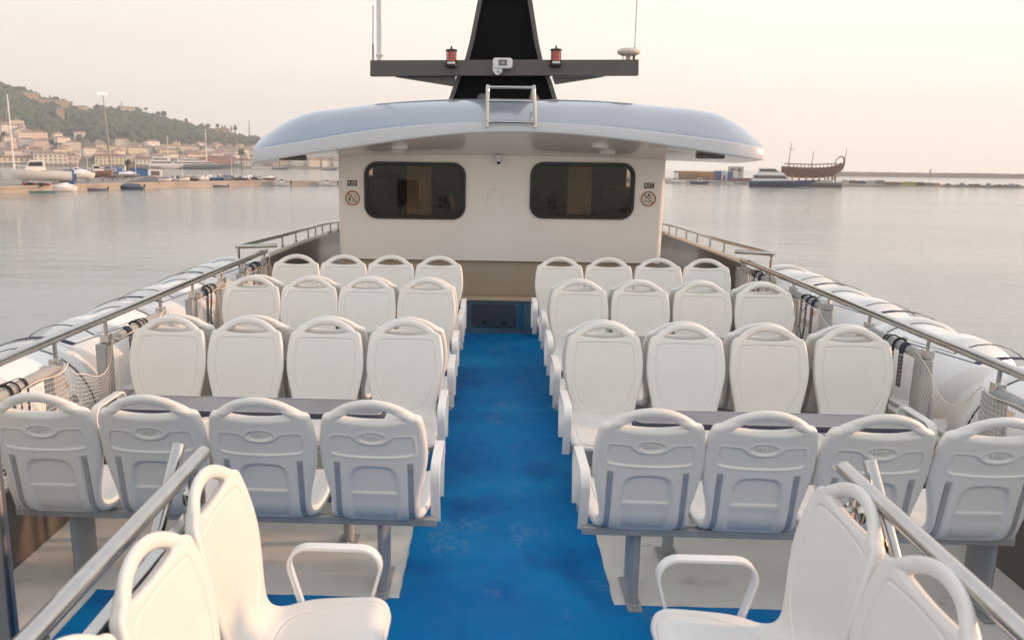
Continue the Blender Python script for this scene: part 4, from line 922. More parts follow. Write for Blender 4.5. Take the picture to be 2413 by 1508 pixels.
UAZ = ([-200, -100, 0, 100, 200, 300, 400, 500, 600, 700, 800, 900, 1000, 1100, 1200, 1300, 1400, 1500, 1600, 1700, 1800, 1900, 2000, 2100, 2200, 2300, 2400, 2500],
       [-34.43, -32.37, -30.22, -27.98, -25.66, -23.24, -20.75, -18.18, -15.55, -12.85, -10.11, -7.33, -4.52, -1.71, 1.11, 3.91, 6.68, 9.41, 12.09, 14.7, 17.25, 19.71, 22.1, 24.4, 26.61, 28.73, 30.76, 32.71])
def bearing(q): return float(np.interp(q, *UAZ))     # survey table: sighting mark -> compass bearing
RIDGE = ([-42, -36, -32.4, -30.2, -28.9, -28, -27.3, -26.4, -25.3, -24.5, -22.5, -20.75, -19.5, -17.7, -15.8, -14.2, -12.8, -10.3, -7.3, -3, 2],
         [175, 168, 163, 158, 150, 134, 120, 110, 105, 108, 104, 83, 74, 58, 45, 39, 33, 26, 17, 7, 0])
D0, D1 = 935., 1500.
def ground_h(az, d):
    H = max(0, float(np.interp(az, *RIDGE)))*D1*math.cos(rad(az+2))/2000.+7
    t = (d-D0)/(D1-D0)
    if t < 0: return SEA+1.2
    b = noise.noise(Vector((az*.7, d*.006, 0)))*.09+noise.noise(Vector((az*2.1, d*.016, 3)))*.04
    if t <= 1: return SEA+1.2+H*(t**1.08+b*math.sin(math.pi*min(1, t*1.0))*1.0)
    return SEA+1.2+H*max(0, 1-(t-1)*1.5)
na, nd = 120, 46; vs = []; azs = np.linspace(-44, 3, na); ds = np.concatenate([[900, 934.9], np.linspace(935, 1800, nd-2)])
for a in azs:
    for d in ds:
        p = around(a, d, ground_h(a, d) if d > 934 else SEA-2); vs.append(p)
fs = [(i*nd+j, (i+1)*nd+j, (i+1)*nd+j+1, i*nd+j+1) for i in range(na-1) for j in range(nd-1)]
M_['earth'] = mat('hill_ground', (.10, .10, .06), .9, col2=(.20, .16, .11), noise_scale=.02)
struct(MB().add(vs, fs).build('hills', 'earth'))

# house wall material with storey/window pattern (object space metres)
def wallmat(name, col, sx=2.7, sz=3.1):
    m = bpy.data.materials.new(name); m.use_nodes = True; n = m.node_tree.nodes; l = m.node_tree.links; b = n['Principled BSDF']; b.inputs['Roughness'].default_value = .8
    tc = n.new('ShaderNodeTexCoord'); s = n.new('ShaderNodeSeparateXYZ'); l.new(tc.outputs['Object'], s.inputs[0])
    def M2(op, a, b_=None):
        q = n.new('ShaderNodeMath'); q.operation = op
        for i, v in enumerate((a, b_)):
            if v is None: continue
            if isinstance(v, (int, float)): q.inputs[i].default_value = v
            else: l.new(v, q.inputs[i])
        return q.outputs[0]
    xy = M2('ADD', s.outputs[0], s.outputs[1]); fx = M2('FRACT', M2('DIVIDE', xy, sx)); fz = M2('FRACT', M2('DIVIDE', s.outputs[2], sz))
    w = M2('MULTIPLY', M2('LESS_THAN', M2('ABSOLUTE', M2('SUBTRACT', fx, .5)), .18), M2('LESS_THAN', M2('ABSOLUTE', M2('SUBTRACT', fz, .55)), .24))
    mx_ = n.new('ShaderNodeMixRGB'); mx_.inputs[1].default_value = (*col, 1); mx_.inputs[2].default_value = (col[0]*.25, col[1]*.25, col[2]*.28, 1); l.new(w, mx_.inputs[0]); l.new(mx_.outputs[0], b.inputs['Base Color']); return m
WC = {'cream': (.80, .72, .60), 'white': (.82, .79, .74), 'pink': (.72, .56, .48), 'yellow': (.78, .68, .48), 'ochre': (.50, .36, .22), 'grey': (.48, .46, .44)}
for k_, c_ in WC.items(): M_['w_'+k_] = wallmat('house_wall_'+k_, c_)
M_['roof_t'] = mat('terracotta_roof', (.36, .23, .17), .85, noise_amt=.3, noise_scale=.4); M_['roof_g'] = mat('grey_roof', (.34, .32, .30), .8, noise_amt=.2, noise_scale=.4)
def house(label, col, w, dp, h, flat, p, rz, group):
    t = thing('house', label, 'house', p, rz, group, frame=None)
    MB().box(-w/2, w/2, -dp/2, dp/2, -6, h).build('wall', 'w_'+col, t, smooth=False)
    if flat:
        MB().box(-w/2-.3, w/2+.3, -dp/2-.3, dp/2+.3, h+.003, h+.5).box(-w*.2, w*.15, -dp*.2, dp*.25, h+.5, h+2.6).build('roof', 'roof_g', t, smooth=False)
    else:
        e = .6; rh = min(w, dp)*.22; q = w/2-dp/2*.8 if w > dp else .3
        q = max(.3, q)
        MB().add([(-w/2-e, -dp/2-e, h), (w/2+e, -dp/2-e, h), (w/2+e, dp/2+e, h), (-w/2-e, dp/2+e, h), (-q, 0, h+rh), (q, 0, h+rh)], [(0, 1, 5, 4), (1, 2, 5), (2, 3, 4, 5), (3, 0, 4), (0, 3, 2, 1)]).build('roof', 'roof_t', t, smooth=False)
    return t
R_ = random.Random(11)
protos = []
kinds = [(c, *R_.choice([(9, 8, 6.5), (12, 9, 9), (14, 10, 11), (8, 8, 6), (18, 10, 11), (10, 9, 8.5)]), fl) for c in ('cream', 'white', 'pink', 'yellow', 'cream', 'grey', 'cream', 'white', 'yellow', 'cream') for fl in (False, R_.random() < .4)]
zones = [(-40, -27.2, 'at the left edge of the town'), (-27.2, -24.2, 'left of the tall lamp mast'), (-24.2, -20.5, 'right of the tall lamp mast'), (-20.5, -16.5, 'behind the moored white yachts'), (-16.5, -2, 'near the roof tip of the wheelhouse')]
placed = []; tries = 0
TOWNTOP = ([-36, -31, -29.2, -28.2, -26.6, -25, -23.5, -22.4, -20, -18.5, -16, -12, -8], [95, 92, 88, 66, 58, 48, 50, 46, 44, 42, 40, 24, 14])
def too_close(az, d, w):
    x, y = around(az, d).x, around(az, d).y
    for (a, b, c) in placed:
        if math.hypot(x-a, (y-b)) < (w+c)*.46: return True
    return False
srcs = {}
while len(placed) < 290 and tries < 14000:
    tries += 1
    az = R_.uniform(-35.5, -7.5); tt = R_.random()**1.5; d = 965+tt*330
    g_ = ground_h(az, d)
    if (g_+7-2)*2000/(d*math.cos(rad(az+2))) > float(np.interp(az, *TOWNTOP)): continue
    k_ = R_.choice(kinds); w = k_[1]*.85
    if too_close(az, d, w): continue
    placed.append((around(az, d).x, around(az, d).y, w))
    zn = next(z[2] for z in zones if z[0] <= az < z[1]); lev = 'low by the shore' if d < 1040 else 'partway up the slope' if d < 1160 else 'high up the slope'
    lab = f"{k_[0]} house with {'flat' if k_[4] else 'terracotta'} roof {lev}, {zn}"; grp = f'{k_[0]} houses {lev} {zn}'
    p = around(az, d, g_-1); rz = -rad(az)+R_.choice([0, .3, -.4, 1.2, .15, -.2])+.25
    if k_ in srcs: c = copy_thing(srcs[k_], lab, p, rz, frame=None, sc=(.85, .85, .92)); c['group'] = grp
    else: srcs[k_] = house(lab, k_[0], k_[1], k_[2], k_[3], k_[4], p, rz, grp)

def front_building(label, qa, qb, px_top, d, col, rows, cols, roof='roof_t', arch=False, extra=None, px_base=-22):
    az = (bearing(qa)+bearing(qb))/2; w = (qb-qa)*d*1.06/2000/math.cos(rad(az)); zb = SEA+1.2; h = elev(az, d, px_top)-zb
    t = thing('harbour_building', label, 'building', around(az, d, zb), -rad(az), 'large buildings along the far waterfront', frame=None)
    MB().box(-w/2, w/2, 0, 14, 0, h).build('wall', 'plain_'+col, t, smooth=False)
    MB().box(-w/2-.4, w/2+.4, -.4, 14.4, h+.003, h+.7).prism([(-w/2-.3, h+.7), (w/2+.3, h+.7), (w/2-5, h+2.6), (-w/2+5, h+2.6)], 1, 13).build('roof', roof, t, smooth=False)
    wwd = w/cols*.42; hh = h/rows*.5
    for i in range(cols):
        for j in range(rows):
            x = -w/2+w*(i+.5)/cols; z = h*(j+.45)/rows
            MB().box(x-wwd/2, x+wwd/2, -.08, .1, z-hh/2, z+hh/2).build('window', 'winter', t, smooth=False)
    return t
for k_, c_ in WC.items(): M_['plain_'+k_] = mat('facade_'+k_, c_, .8, noise_amt=.08, noise_scale=.2)
M_['plain_red'] = mat('facade_red', (.50, .20, .16), .8); M_['winter'] = mat('window_dark', (.14, .12, .11), .3)
front_building('long cream arcaded building at the left end of the waterfront', 8, 68, 2, 950, 'yellow', 2, 7)
front_building('tall cream waterfront building with rows of dark windows', 93, 147, 12, 945, 'cream', 3, 7, 'roof_g')
front_building('pale building with pink side beside the tall cream one', 150, 180, 8, 948, 'pink', 2, 3)
front_building('yellow block with three window rows beside the lamp mast', 234, 289, 8, 945, 'yellow', 3, 8)
front_building('grey white building under the hillside left of the lamp mast', 60, 94, 22, 985, 'grey', 3, 5)
front_building('low white building left of the superyacht', 325, 368, 2, 950, 'white', 2, 6)
front_building('cream terrace behind the superyacht', 432, 485, 4, 960, 'cream', 3, 8)
front_building('long red building with pale bands behind the superyacht bow', 488, 548, 8, 955, 'red', 3, 9)
front_building('cream building beside the round tree near the roof tip', 556, 590, 3, 955, 'white', 3, 5)
front_building('long pale apartment row seen under the left roof tip', 668, 792, 6, 975, 'cream', 4, 16)

# forest (one mass on the slope) and single skyline trees
def ico(sub=1):
    b = bmesh.new(); bmesh.ops.create_icosphere(b, subdivisions=sub, radius=1); v = np.array([x.co[:] for x in b.verts]); f_ = np.array([[q.index for q in p.verts] for p in b.faces]); b.free(); return v, f_
iv, if_ = ico(2); iv1, if1 = ico(1)
def blobs(centres, radii, name, matname, parent=None, org=(0, 0, 0), seed=1, zs=.85, rough=.28, base=None):
    rg_ = np.random.default_rng(seed); bv, bf = base if base is not None else (iv, if_); V = []; Fc = []; o = 0
    for c, r_ in zip(centres, radii):
        d = 1+rg_.normal(0, rough, len(bv))*.6; v = bv*d[:, None]*np.array([r_, r_, r_*zs])+np.array(c)-np.array(org); V.append(v); Fc.append(bf+o); o += len(bv)
    V = np.concatenate(V); Fc = np.concatenate(Fc); me = bpy.data.meshes.new(name); me.from_pydata(V.tolist(), [], Fc.tolist()); me.materials.append(M_[matname])
    ob = bpy.data.objects.new(name, me); COL.objects.link(ob)
    if parent: ob.parent = parent
    else: ob.location = org
    return ob
def foliage_mat(name, a, b_, sc):
    m = mat(name, a, .9, col2=b_, noise_scale=sc, detail=3); return m
M_['forest'] = foliage_mat('forest_foliage', (.020, .046, .026), (.058, .098, .046), .03)
M_['crown'] = foliage_mat('tree_foliage', (.030, .042, .022), (.070, .080, .035), .5)
M_['bark'] = mat('bark', (.12, .09, .07), .9)
cs_, rs_ = [], []
fr_r = random.Random(5)
for i in range(7500):
    az = fr_r.uniform(-38, -3); t_ = fr_r.random()**.8; d = 975+t_*620; g_ = ground_h(az, d)
    p = around(az, d, g_)
    dens = noise.noise(Vector((az*1.3, d*.02, 9)))
    lim = float(np.interp(az, *TOWNTOP)); ee = (g_-2)*2000/(d*math.cos(rad(az+2)))
    if ee < lim-6 and (fr_r.random() > .16): continue
    if dens < -.32: continue
    if d < 1300 and any(abs(p.x-a)+abs(p.y-b) < c*.8 for a, b, c in placed): continue
    r_ = fr_r.uniform(3.5, 7.5)*(1 if ee > lim else .6); cs_.append((p.x, p.y, g_+r_*.6)); rs_.append(r_)
fo_ = blobs(cs_, rs_, 'forest', 'forest', seed=3, zs=.95, base=(iv1, if1)); fo_['kind'] = 'stuff'
def tree(lab, q, px_top, px_r, px_trunk, kind, d=1470):
    az = bearing(q); m_ = d*math.cos(rad(az+2))/2000; zt = elev(az, d, px_top); r_ = px_r*m_; g_ = zt-px_trunk*m_; p = around(az, d, g_); h = zt-g_
    t = thing('pine_tree' if kind == 'pine' else 'cypress_tree' if kind == 'cypress' else 'round_tree', lab, 'tree', p, 0, 'single trees along the skyline', frame=None)
    rr_ = random.Random(int(q))
    tk = MB().tube([(0, 0, -8), (rr_.uniform(-.3, .3), 0, h*.4), (rr_.uniform(-.6, .6), 0, h-r_*.6)], [.9, .6, .35], 7)
    if kind == 'pine':
        for a in range(4): tk.tube([(0, 0, h-r_*1.4), (math.cos(a*1.6)*r_*.6, math.sin(a*1.6)*r_*.6, h-r_*.5)], [.3, .12], 5)
    tk.build('trunk', 'bark', t)
    C_, Rr = [], []
    n_ = 60
    for i in range(n_):
        a = rr_.uniform(0, 6.28); u_ = rr_.random()**.5
        if kind == 'pine': C_.append((math.cos(a)*u_*r_*.85, math.sin(a)*u_*r_*.85, h-r_*.55+rr_.uniform(-.25, .3)*r_)); Rr.append(r_*rr_.uniform(.14, .28))
        elif kind == 'cypress': z_ = rr_.random(); C_.append((math.cos(a)*r_*.5*(1-z_)*u_, math.sin(a)*r_*.5*(1-z_)*u_, h*(.2+.75*z_))); Rr.append(r_*(.25+.45*(1-z_)))
        else: z_ = rr_.uniform(-.8, .8); C_.append((math.cos(a)*u_*r_*.8*math.sqrt(1-z_*z_), math.sin(a)*u_*r_*.8, h-r_+z_*r_*.85)); Rr.append(r_*rr_.uniform(.16, .32))
    blobs(C_, Rr, 'crown', 'crown', t, seed=int(q), base=(iv1, if1))
for q, pt, pr_, ptk, kd, lb in [
    (2, 172, 5, 20, 'round', 'dark round tree at the far left of the skyline'), (16, 166, 5, 16, 'round', 'bushy tree next to the leftmost skyline tree'), (52, 162, 5, 18, 'round', 'small tree just left of the big umbrella pine'), (65, 164, 9, 22, 'pine', 'big umbrella pine above the ruined wall'),
    (129, 145, 5, 24, 'cypress', 'narrow dark cypress above the ruined wall end'), (121, 137, 3.5, 16, 'cypress', 'short cypress beside the narrow dark cypress'), (143, 142, 8, 22, 'pine', 'leaning umbrella pine right of the cypress'), (158, 137, 7, 18, 'pine', 'second smaller umbrella pine right of the cypress'), (168, 131, 4, 12, 'pine', 'tiny pine at the end of the pine group'), (178, 131, 4, 12, 'pine', 'last tiny pine of the group on the ridge'),
    (237, 125, 8, 18, 'round', 'broad round tree left of the lamp mast top'), (268, 117, 4, 10, 'round', 'low round tree left of the hilltop villa'), (350, 120, 5, 24, 'pine', 'lone pine on a bare trunk right of the villa'), (378, 112, 7, 14, 'round', 'wide bushy tree on the ridge crest'), (392, 114, 7, 20, 'round', 'tall dense tree on the ridge crest'),
    (443, 97, 4.5, 14, 'round', 'pale solitary round tree on the descending ridge'), (493, 87, 6, 12, 'round', 'round tree above the orange hill building'), (516, 86, 5, 12, 'round', 'second round tree above the orange hill building'), (527, 81, 4, 10, 'cypress', 'conical tree right above the orange building'), (533, 83, 3, 12, 'cypress', 'slim cypress above the orange building'), (548, 82, 2.5, 12, 'cypress', 'slim cypress right of the orange building'), (557, 84, 5, 14, 'cypress', 'larger conical tree right of the orange building'),
    (569, 32, 9, 34, 'round', 'large rounded plane tree on the waterfront near the roof tip'), (301, 3, 7, 20, 'round', 'small round green tree beside the blue harbour shed')]:
    tree(lb, q, pt, pr_, ptk, kd, 1480 if q not in (569, 301) else 930 if q == 569 else 330)
# hilltop buildings
def hill_building(lab, qa, qb, pt, pb, col, d=1460, roof='roof_t', tower=None):
    az = (bearing(qa)+bearing(qb))/2; m_ = d*math.cos(rad(az+2))/2000; w = (qb-qa)*m_; z0 = elev(az, d, pb); h = (pt-pb)*m_
    t = thing('hill_building', lab, 'building', around(az, d, z0), -rad(az), 'buildings on the ridge', frame=None)
    MB().box(-w/2, w/2, 0, 12, -6, h).build('wall', 'w_'+col, t, smooth=False); MB().prism([(-w/2-.5, h), (w/2+.5, h), (w/2-3, h+2), (-w/2+3, h+2)], -.5, 12.5).build('roof', roof, t, smooth=False)
    if tower: x, tw, th = tower; MB().box(x*w-tw, x*w+tw, 2, 2+2*tw, 0, h+th).prism([(x*w-tw, h+th), (x*w+tw, h+th), (x*w, h+th+2.5)], 2, 2+2*tw).build('tower', 'w_'+col, t, smooth=False)
hill_building('pale hilltop villa with a small tower', 293, 324, 118, 104, 'cream', tower=(-.42, 2, 8))
hill_building('orange building on the ridge below conical trees', 508, 543, 73, 58, 'ochre')
hill_building('long ruined tan wall along the ridge under the pines', 46, 100, 148, 140, 'ochre', 1440, 'roof_g')
hill_building('second stretch of tan wall along the ridge', 100, 168, 132, 125, 'ochre', 1440, 'roof_g')
hill_building('low terrace building right of the pine group', 190, 215, 119, 114, 'pink', 1450)
hill_building('pale villa in the trees halfway up the slope', 180, 206, 62, 50, 'white', 1180)
hill_building('tan rocky looking house in the middle of the wooded slope', 142, 158, 114, 94, 'ochre', 1330, 'roof_g')
ps_ = around(bearing(590), 1480, elev(bearing(590), 1480, 68)); mt = MB().tube([(0, 0, -10), (0, 0, 18)], [1.2, .5], 6).build('radio_mast', 'mastgrey', org=(0, 0, 0)); mt.location = ps_; tag(mt, 'thin radio mast on the ridge near the roof tip', 'mast')

# ------------------------------------------------------------------ left quay with boats
qf = [(-128, 90), (-112, 140), (-98, 178), (-92, 204), (-85, 228), (-71, 254), (-48, 270), (-18, 284)]
qb_ = [(-20, 292), (-52, 279), (-78, 266), (-100, 300), (-130, 345), (-190, 420), (-330, 420), (-330, 90)]
M_['quay'] = mat('quay_concrete', (.46, .41, .35), .85, noise_amt=.3, noise_scale=.15); M_['quaytop'] = mat('quay_top', (.34, .31, .28), .9, noise_amt=.3, noise_scale=.1)
QZ = -3.6
qm = MB().prism(qf+qb_, SEA-1, QZ, 'xy', 0); qm.m[1] = 1
qo = struct(qm.build('quay', ['quay', 'quaytop'], smooth=False))
kb = MB()
for a, b in zip(qf, qf[1:]):
    v = Vector((b[0]-a[0], b[1]-a[1], 0)); n_ = Vector((v.y, -v.x, 0)).normalized()
    c = Vector(((a[0]+b[0])/2, (a[1]+b[1])/2, QZ+.08))-n_*(-.06)*0; kb.obox(c+n_*.10-Vector((0, 0, .2)), v/2, n_*.12, Vector((0, 0, .25)))
struct(kb.build('quay_edge', 'quay', smooth=False))
M_['boatwhite'] = mat('boat_white', (.82, .79, .75), .35); M_['boatnavy'] = mat('boat_navy', (.03, .06, .13), .4); M_['boatteal'] = mat('boat_teal', (.05, .25, .26), .5); M_['boatgrey'] = mat('boat_grey', (.22, .21, .21), .5)
M_['boatbrown'] = mat('boat_brown', (.17, .10, .07), .6); M_['tarpblue'] = mat('tarp_blue', (.03, .14, .38), .6, noise_amt=.3, noise_scale=1); M_['black2'] = mat('outboard_black', (.015, .014, .014), .35); M_['tealdk'] = mat('antifouling', (.06, .10, .16), .6)
M_['boatred'] = mat('boat_red', (.28, .05, .04), .6); M_['glassdk'] = mat('boat_glass', (.02, .025, .03), .08, coat=1.)
def hull_mb(L, B, H, rake=.18, stern=.85, sheer=.25, n=14, bottom=.45):
    mb = MB(); vs = []; m = 7
    for i in range(n+1):
        s = i/n; w = B/2*(stern+(1-stern)*min(1, s*4)) if s < .45 else B/2*max(.02, math.cos((s-.45)/.55*math.pi/2)**.75)
        top = H*(1+sheer*(s**2)); x = -L/2+L*s
        prof = [(1, 1), (.96, .6), (.80, .2), (.0, .0), (-.80, .2), (-.96, .6), (-1, 1)]
        for (a, b) in prof: vs.append((x+(rake*L*b*s**3*.35 if s > .6 else 0), a*w*(1 if b > .3 else bottom+.35*(1-s)), b*top+(.25*H*s**4)*(1-b)))
    fs = [(i*m+k, i*m+k+1, (i+1)*m+k+1, (i+1)*m+k) for i in range(n) for k in range(m-1)]
    fs += [(i*m, (i+1)*m, (i+1)*m+m-1, i*m+m-1) for i in range(n)]; fs += [tuple(range(m)), tuple(n*m+k for k in range(m-1, -1, -1))]
    return mb.add(vs, fs)
def small_boat(lab, q, d, L, H=1.0, B=None, hullc='boatwhite', cover=None, cabin=False, outboard=True, flip=False, rz=0., z=None, group='small boats along the left quay', name='small_boat', stand=False, zoff=0, xy=None):
    az = bearing(q); p = around(az, d); z = SEA-.25 if z is None else z
    t = thing(name, lab, 'boat', (p.x, p.y, z+zoff), -rad(az)+rz+(math.pi if flip else 0), group, frame=None); B = B or L*.36
    hull_mb(L, B, H).build('hull', hullc, t, angle=60)
    MB().tube([(-L/2, B*.43, H), (-L*.1, B/2, H*1.02), (L*.2, B*.40, H*1.1)], .06, 6).tube([(-L/2, -B*.43, H), (-L*.1, -B/2, H*1.02), (L*.2, -B*.40, H*1.1)], .06, 6).build('gunwale', 'boatgrey', t)
    if cover: MB().add([(-L*.45, -B*.45, H), (L*.46, 0, H*1.28), (-L*.45, B*.45, H), (-L*.40, 0, H*1.7), (L*.1, 0, H*1.95), (L*.1, -B*.5, H*1.05), (L*.1, B*.5, H*1.05)], [(0, 5, 4, 3), (5, 1, 4), (1, 6, 4), (6, 2, 3, 4), (2, 0, 3)]).build('cover', cover, t, angle=80)
    if cabin:
        MB().prism([(-L*.12, H), (L*.20, H*1.05), (L*.12, H*2.0), (-L*.10, H*2.1)], -B*.3, B*.3).build('cabin', 'boatwhite', t, bevel=.05); MB().prism([(-L*.08, H*1.45), (L*.145, H*1.45), (L*.115, H*1.85), (-L*.07, H*1.9)], -B*.31, B*.31).build('window', 'glassdk', t)
    if outboard: MB().prism([(-L/2-.1, H*.0), (-L/2-.1, H*1.5), (-L/2-.55, H*1.6), (-L/2-.65, H*1.1), (-L/2-.35, H*.7), (-L/2-.35, 0)], -.22, .22).build('outboard_motor', 'black2', t, bevel=.05)
    if stand: [MB().box(a_*L, b_*L, -B*.4, B*.4, -.9, .25).build('stand', 'boatgrey', t) for a_, b_ in ((-.3, -.2), (.15, .25))]
    return t
def qd(q):  # distance of the quay edge on this bearing
    a = rad(bearing(q)); best = None
    for (x0, y0), (x1, y1) in zip(qf, qf[1:]):
        den = math.sin(a)*(y1-y0)-math.cos(a)*(x1-x0)
        if abs(den) < 1e-9: continue
        t_ = (x0*(y1-y0)-y0*(x1-x0))/den; s_ = (x0*math.cos(a)-y0*math.sin(a))/den*-1
        X, Y = math.sin(a)*t_, math.cos(a)*t_
        if min(y0, y1)-1 <= Y <= max(y0, y1)+1: best = math.hypot(X, Y)
    return best or 250
small_boat('small teal rowing boat moored flat against the quay', 92, qd(92)-2, 5.2, .55, 1.6, 'boatteal', outboard=False)
small_boat('upturned looking plain white boat moored by the quay', 149, qd(149)-2, 4.6, 1.15, 2.2, 'boatwhite', cover='boatwhite', outboard=False)
small_boat('grey dinghy with two black outboards by the quay', 222, qd(222)-2, 4.6, .7, 1.6, 'boatgrey', flip=False, rz=math.pi)
small_boat('navy covered motorboat with black outboard by the quay', 303, qd(303)-2.2, 6.0, .9, 2.1, 'boatnavy', cover='boatnavy', rz=math.pi)
small_boat('small pale dinghy with black outboard by the quay', 518, qd(518)-2, 3.6, .6, 1.5, 'boatgrey', rz=math.pi)
small_boat('white motorboat with a cabin at the quay right part', 664, qd(664)-2.5, 4.5, 1.2, 2., 'boatwhite', cabin=True, rz=math.pi)
small_boat('white motorboat with canopy next to the wheelhouse wall', 772, qd(772)-2.5, 5.5, 1.1, 2., 'boatwhite', cabin=True, rz=math.pi)
# yard boats on the quay
sb = small_boat('big white sailing boat standing ashore with a tall mast', 88, 212, 13.5, 2.2, 3.6, 'boatwhite', cabin=True, outboard=False, z=QZ, zoff=.9, stand=True, group='boats ashore on the left quay', name='sailing_boat', rz=math.pi)
MB().tube([(4.6, 0, 2.0), (4.85, 0, 18.3)], [.19, .12], 8).build('mast', 'boatwhite', sb); MB().tube([(4.6, 0, 3.4), (-.5, 0, 2.9)], .12, 8).tube([(4.8, 0, 17.5), (6.8, 0, 2.4)], .025, 5).build('boom', 'boatwhite', sb)
small_boat('boat wrapped in a blue patterned tarpaulin on the quay', 152, 217, 4.2, 1.5, 2.5, 'boatnavy', cover='tarpblue', outboard=False, z=QZ, zoff=.5, stand=True, group='boats ashore on the left quay')
bx = thing('tarp_shelter', 'blue tarpaulin shelter standing beside the wrapped boat', 'shelter', (*around(bearing(165), 216).xy, QZ), rad(26), None, frame=None); MB().box(-.7, .7, -.8, .8, 0, 3.4).build('tarp', 'tarpblue', bx, bevel=.2)
small_boat('white hulled boat with blue keel ashore on stands', 191, 232, 5.6, 1.2, 2.2, 'boatwhite', cover='boatwhite', outboard=False, z=QZ, zoff=1.0, stand=True, group='boats ashore on the left quay')
small_boat('large brown fishing boat ashore with a canopy', 225, 250, 7.4, 1.6, 2.8, 'boatbrown', cabin=True, outboard=False, z=QZ, zoff=1.0, stand=True, group='boats ashore on the left quay')
small_boat('grey hulled boat ashore left of the lamp mast foot', 266, 262, 5.0, 1.0, 2.2, 'boatgrey', outboard=False, z=QZ, zoff=.6, stand=True, group='boats ashore on the left quay')
small_boat('grey hulled boat ashore right of the lamp mast foot', 300, 268, 5.8, 1.0, 2.2, 'boatgrey', cover='boatwhite', outboard=False, z=QZ, zoff=.6, stand=True, group='boats ashore on the left quay')
tp = thing('tarp_pile', 'sloping heap under a dark grey tarpaulin on the quay edge', 'tarpaulin', (*around(bearing(335), 238).xy, QZ), -rad(bearing(335)), None, frame=None); MB().prism([(-4.2, 0), (4.2, 0), (3.4, 1.5), (1.6, 1.75), (-1.0, 1.0)], -1.2, 1.2).build('tarp', 'boatgrey', tp, bevel=.15)
sh = thing('harbour_shed', 'blue harbour shed with white side and dark doorway', 'shed', (*around(bearing(343), 330).xy, QZ), -rad(bearing(343)), None, frame=None)
MB().box(-5.5, .6, 0, 4, 0, 2.9).build('wall', 'tarpblue', sh, smooth=False); MB().box(.62, 5.6, 0, 4, 0, 2.7).build('white_wall', 'boatwhite', sh, smooth=False); MB().prism([(-6.5, 2.9), (5.8, 2.75), (5.0, 3.5), (-5, 4.0)], -.4, 4.4).build('roof', 'boatgrey', sh, smooth=False)
MB().box(1.6, 4.6, -.06, .1, .3, 1.9).build('doorway', 'winter', sh, smooth=False)
rb = random.Random(21); cols_ = ['boatwhite', 'boatwhite', 'boatgrey', 'boatnavy', 'boatwhite', 'boatbrown', 'tarpblue']
wds = {'boatwhite': 'white', 'boatgrey': 'grey', 'boatnavy': 'navy', 'boatbrown': 'brown', 'tarpblue': 'bright blue'}
for i, q in enumerate(range(372, 640, 12)):
    dq = qd(q); hc_ = cols_[(i*3+rb.randint(0, 6)) % 7]; cab = rb.random() < .3; cvr = rb.choice([None, 'boatwhite', 'boatnavy', 'boatgrey'])
    if q > 575: dq -= 0; hc_ = rb.choice(['boatwhite', 'boatbrown'])
    small_boat(f"{wds[hc_]} small boat{' with cabin' if cab else ''}{' under a '+wds[cvr]+' cover' if cvr else ''}, number {i+1} from the left ashore right of the blue shed" if False else
               f"{wds[hc_]} small boat{' with cabin' if cab else ' under '+wds[cvr]+' cover' if cvr else ''} ashore on the narrow quay", q, dq+rb.uniform(4, 9), rb.uniform(2.4, 3.8), rb.uniform(.5, .9), 1.6, hc_, cover=cvr, cabin=cab, outboard=rb.random() < .5, z=QZ, zoff=.15, rz=rb.uniform(-.5, .5)+(math.pi if rb.random() < .5 else 0), group='small boats ashore on the narrow quay')
for i in range(13):
    q = 178+i*9.6+rb.uniform(-2, 2); hc_ = rb.choice(cols_); cab = i % 3 == 0; cvr = None if cab else rb.choice(['boatwhite', 'boatgrey', 'boatnavy', 'tarpblue'])
    small_boat(f"{wds[hc_]} boat{' with cabin' if cab else ' under '+wds[cvr]+' cover'} laid up in the crowded yard around the lamp mast", q, 285+rb.uniform(0, 60), rb.uniform(4.0, 6.5), rb.uniform(.9, 1.3), 2.0, hc_, cover=cvr, cabin=cab, outboard=False, z=QZ, zoff=.7, stand=True, rz=rb.uniform(-.6, .6)+(math.pi if rb.random() < .5 else 0), group='boats laid up in the yard')
for i, (q, d, pt) in enumerate(((182, 300, 20), (206, 310, 30), (243, 300, 16), (318, 300, 22), (352, 305, 14), (428, 262, 12), (545, 268, 14))):
    o_ = MB().tube([(0, 0, 0), (rb.uniform(-.2, .2), 0, elev(bearing(q), d, pt)-QZ)], [.09, .05], 6).build('sail_mast', 'boatwhite'); o_.location = around(bearing(q), d, QZ); tag(o_, 'thin bare boat mast among the laid up boats on the quay', 'mast', 'thin masts on the quay')
for i, q in enumerate((60, 71, 84, 96, 108)):
    p = around(bearing(q), 208-.8*i, QZ); t = MB().box(-.55, .55, -.4, .4, 0, .5+.15*(i % 2)).lathe([(.001, 0), (.32, 0), (.32, .3), (.001, .3)], (-.5, -.5, .32), 10, 'y').build('trailer_block', 'black2' if i % 2 else 'boatred', bevel=.05); t.location = p; tag(t, 'dark trailer wheel block under the white sailing boat', 'trailer', 'trailer blocks under the sailing boat')
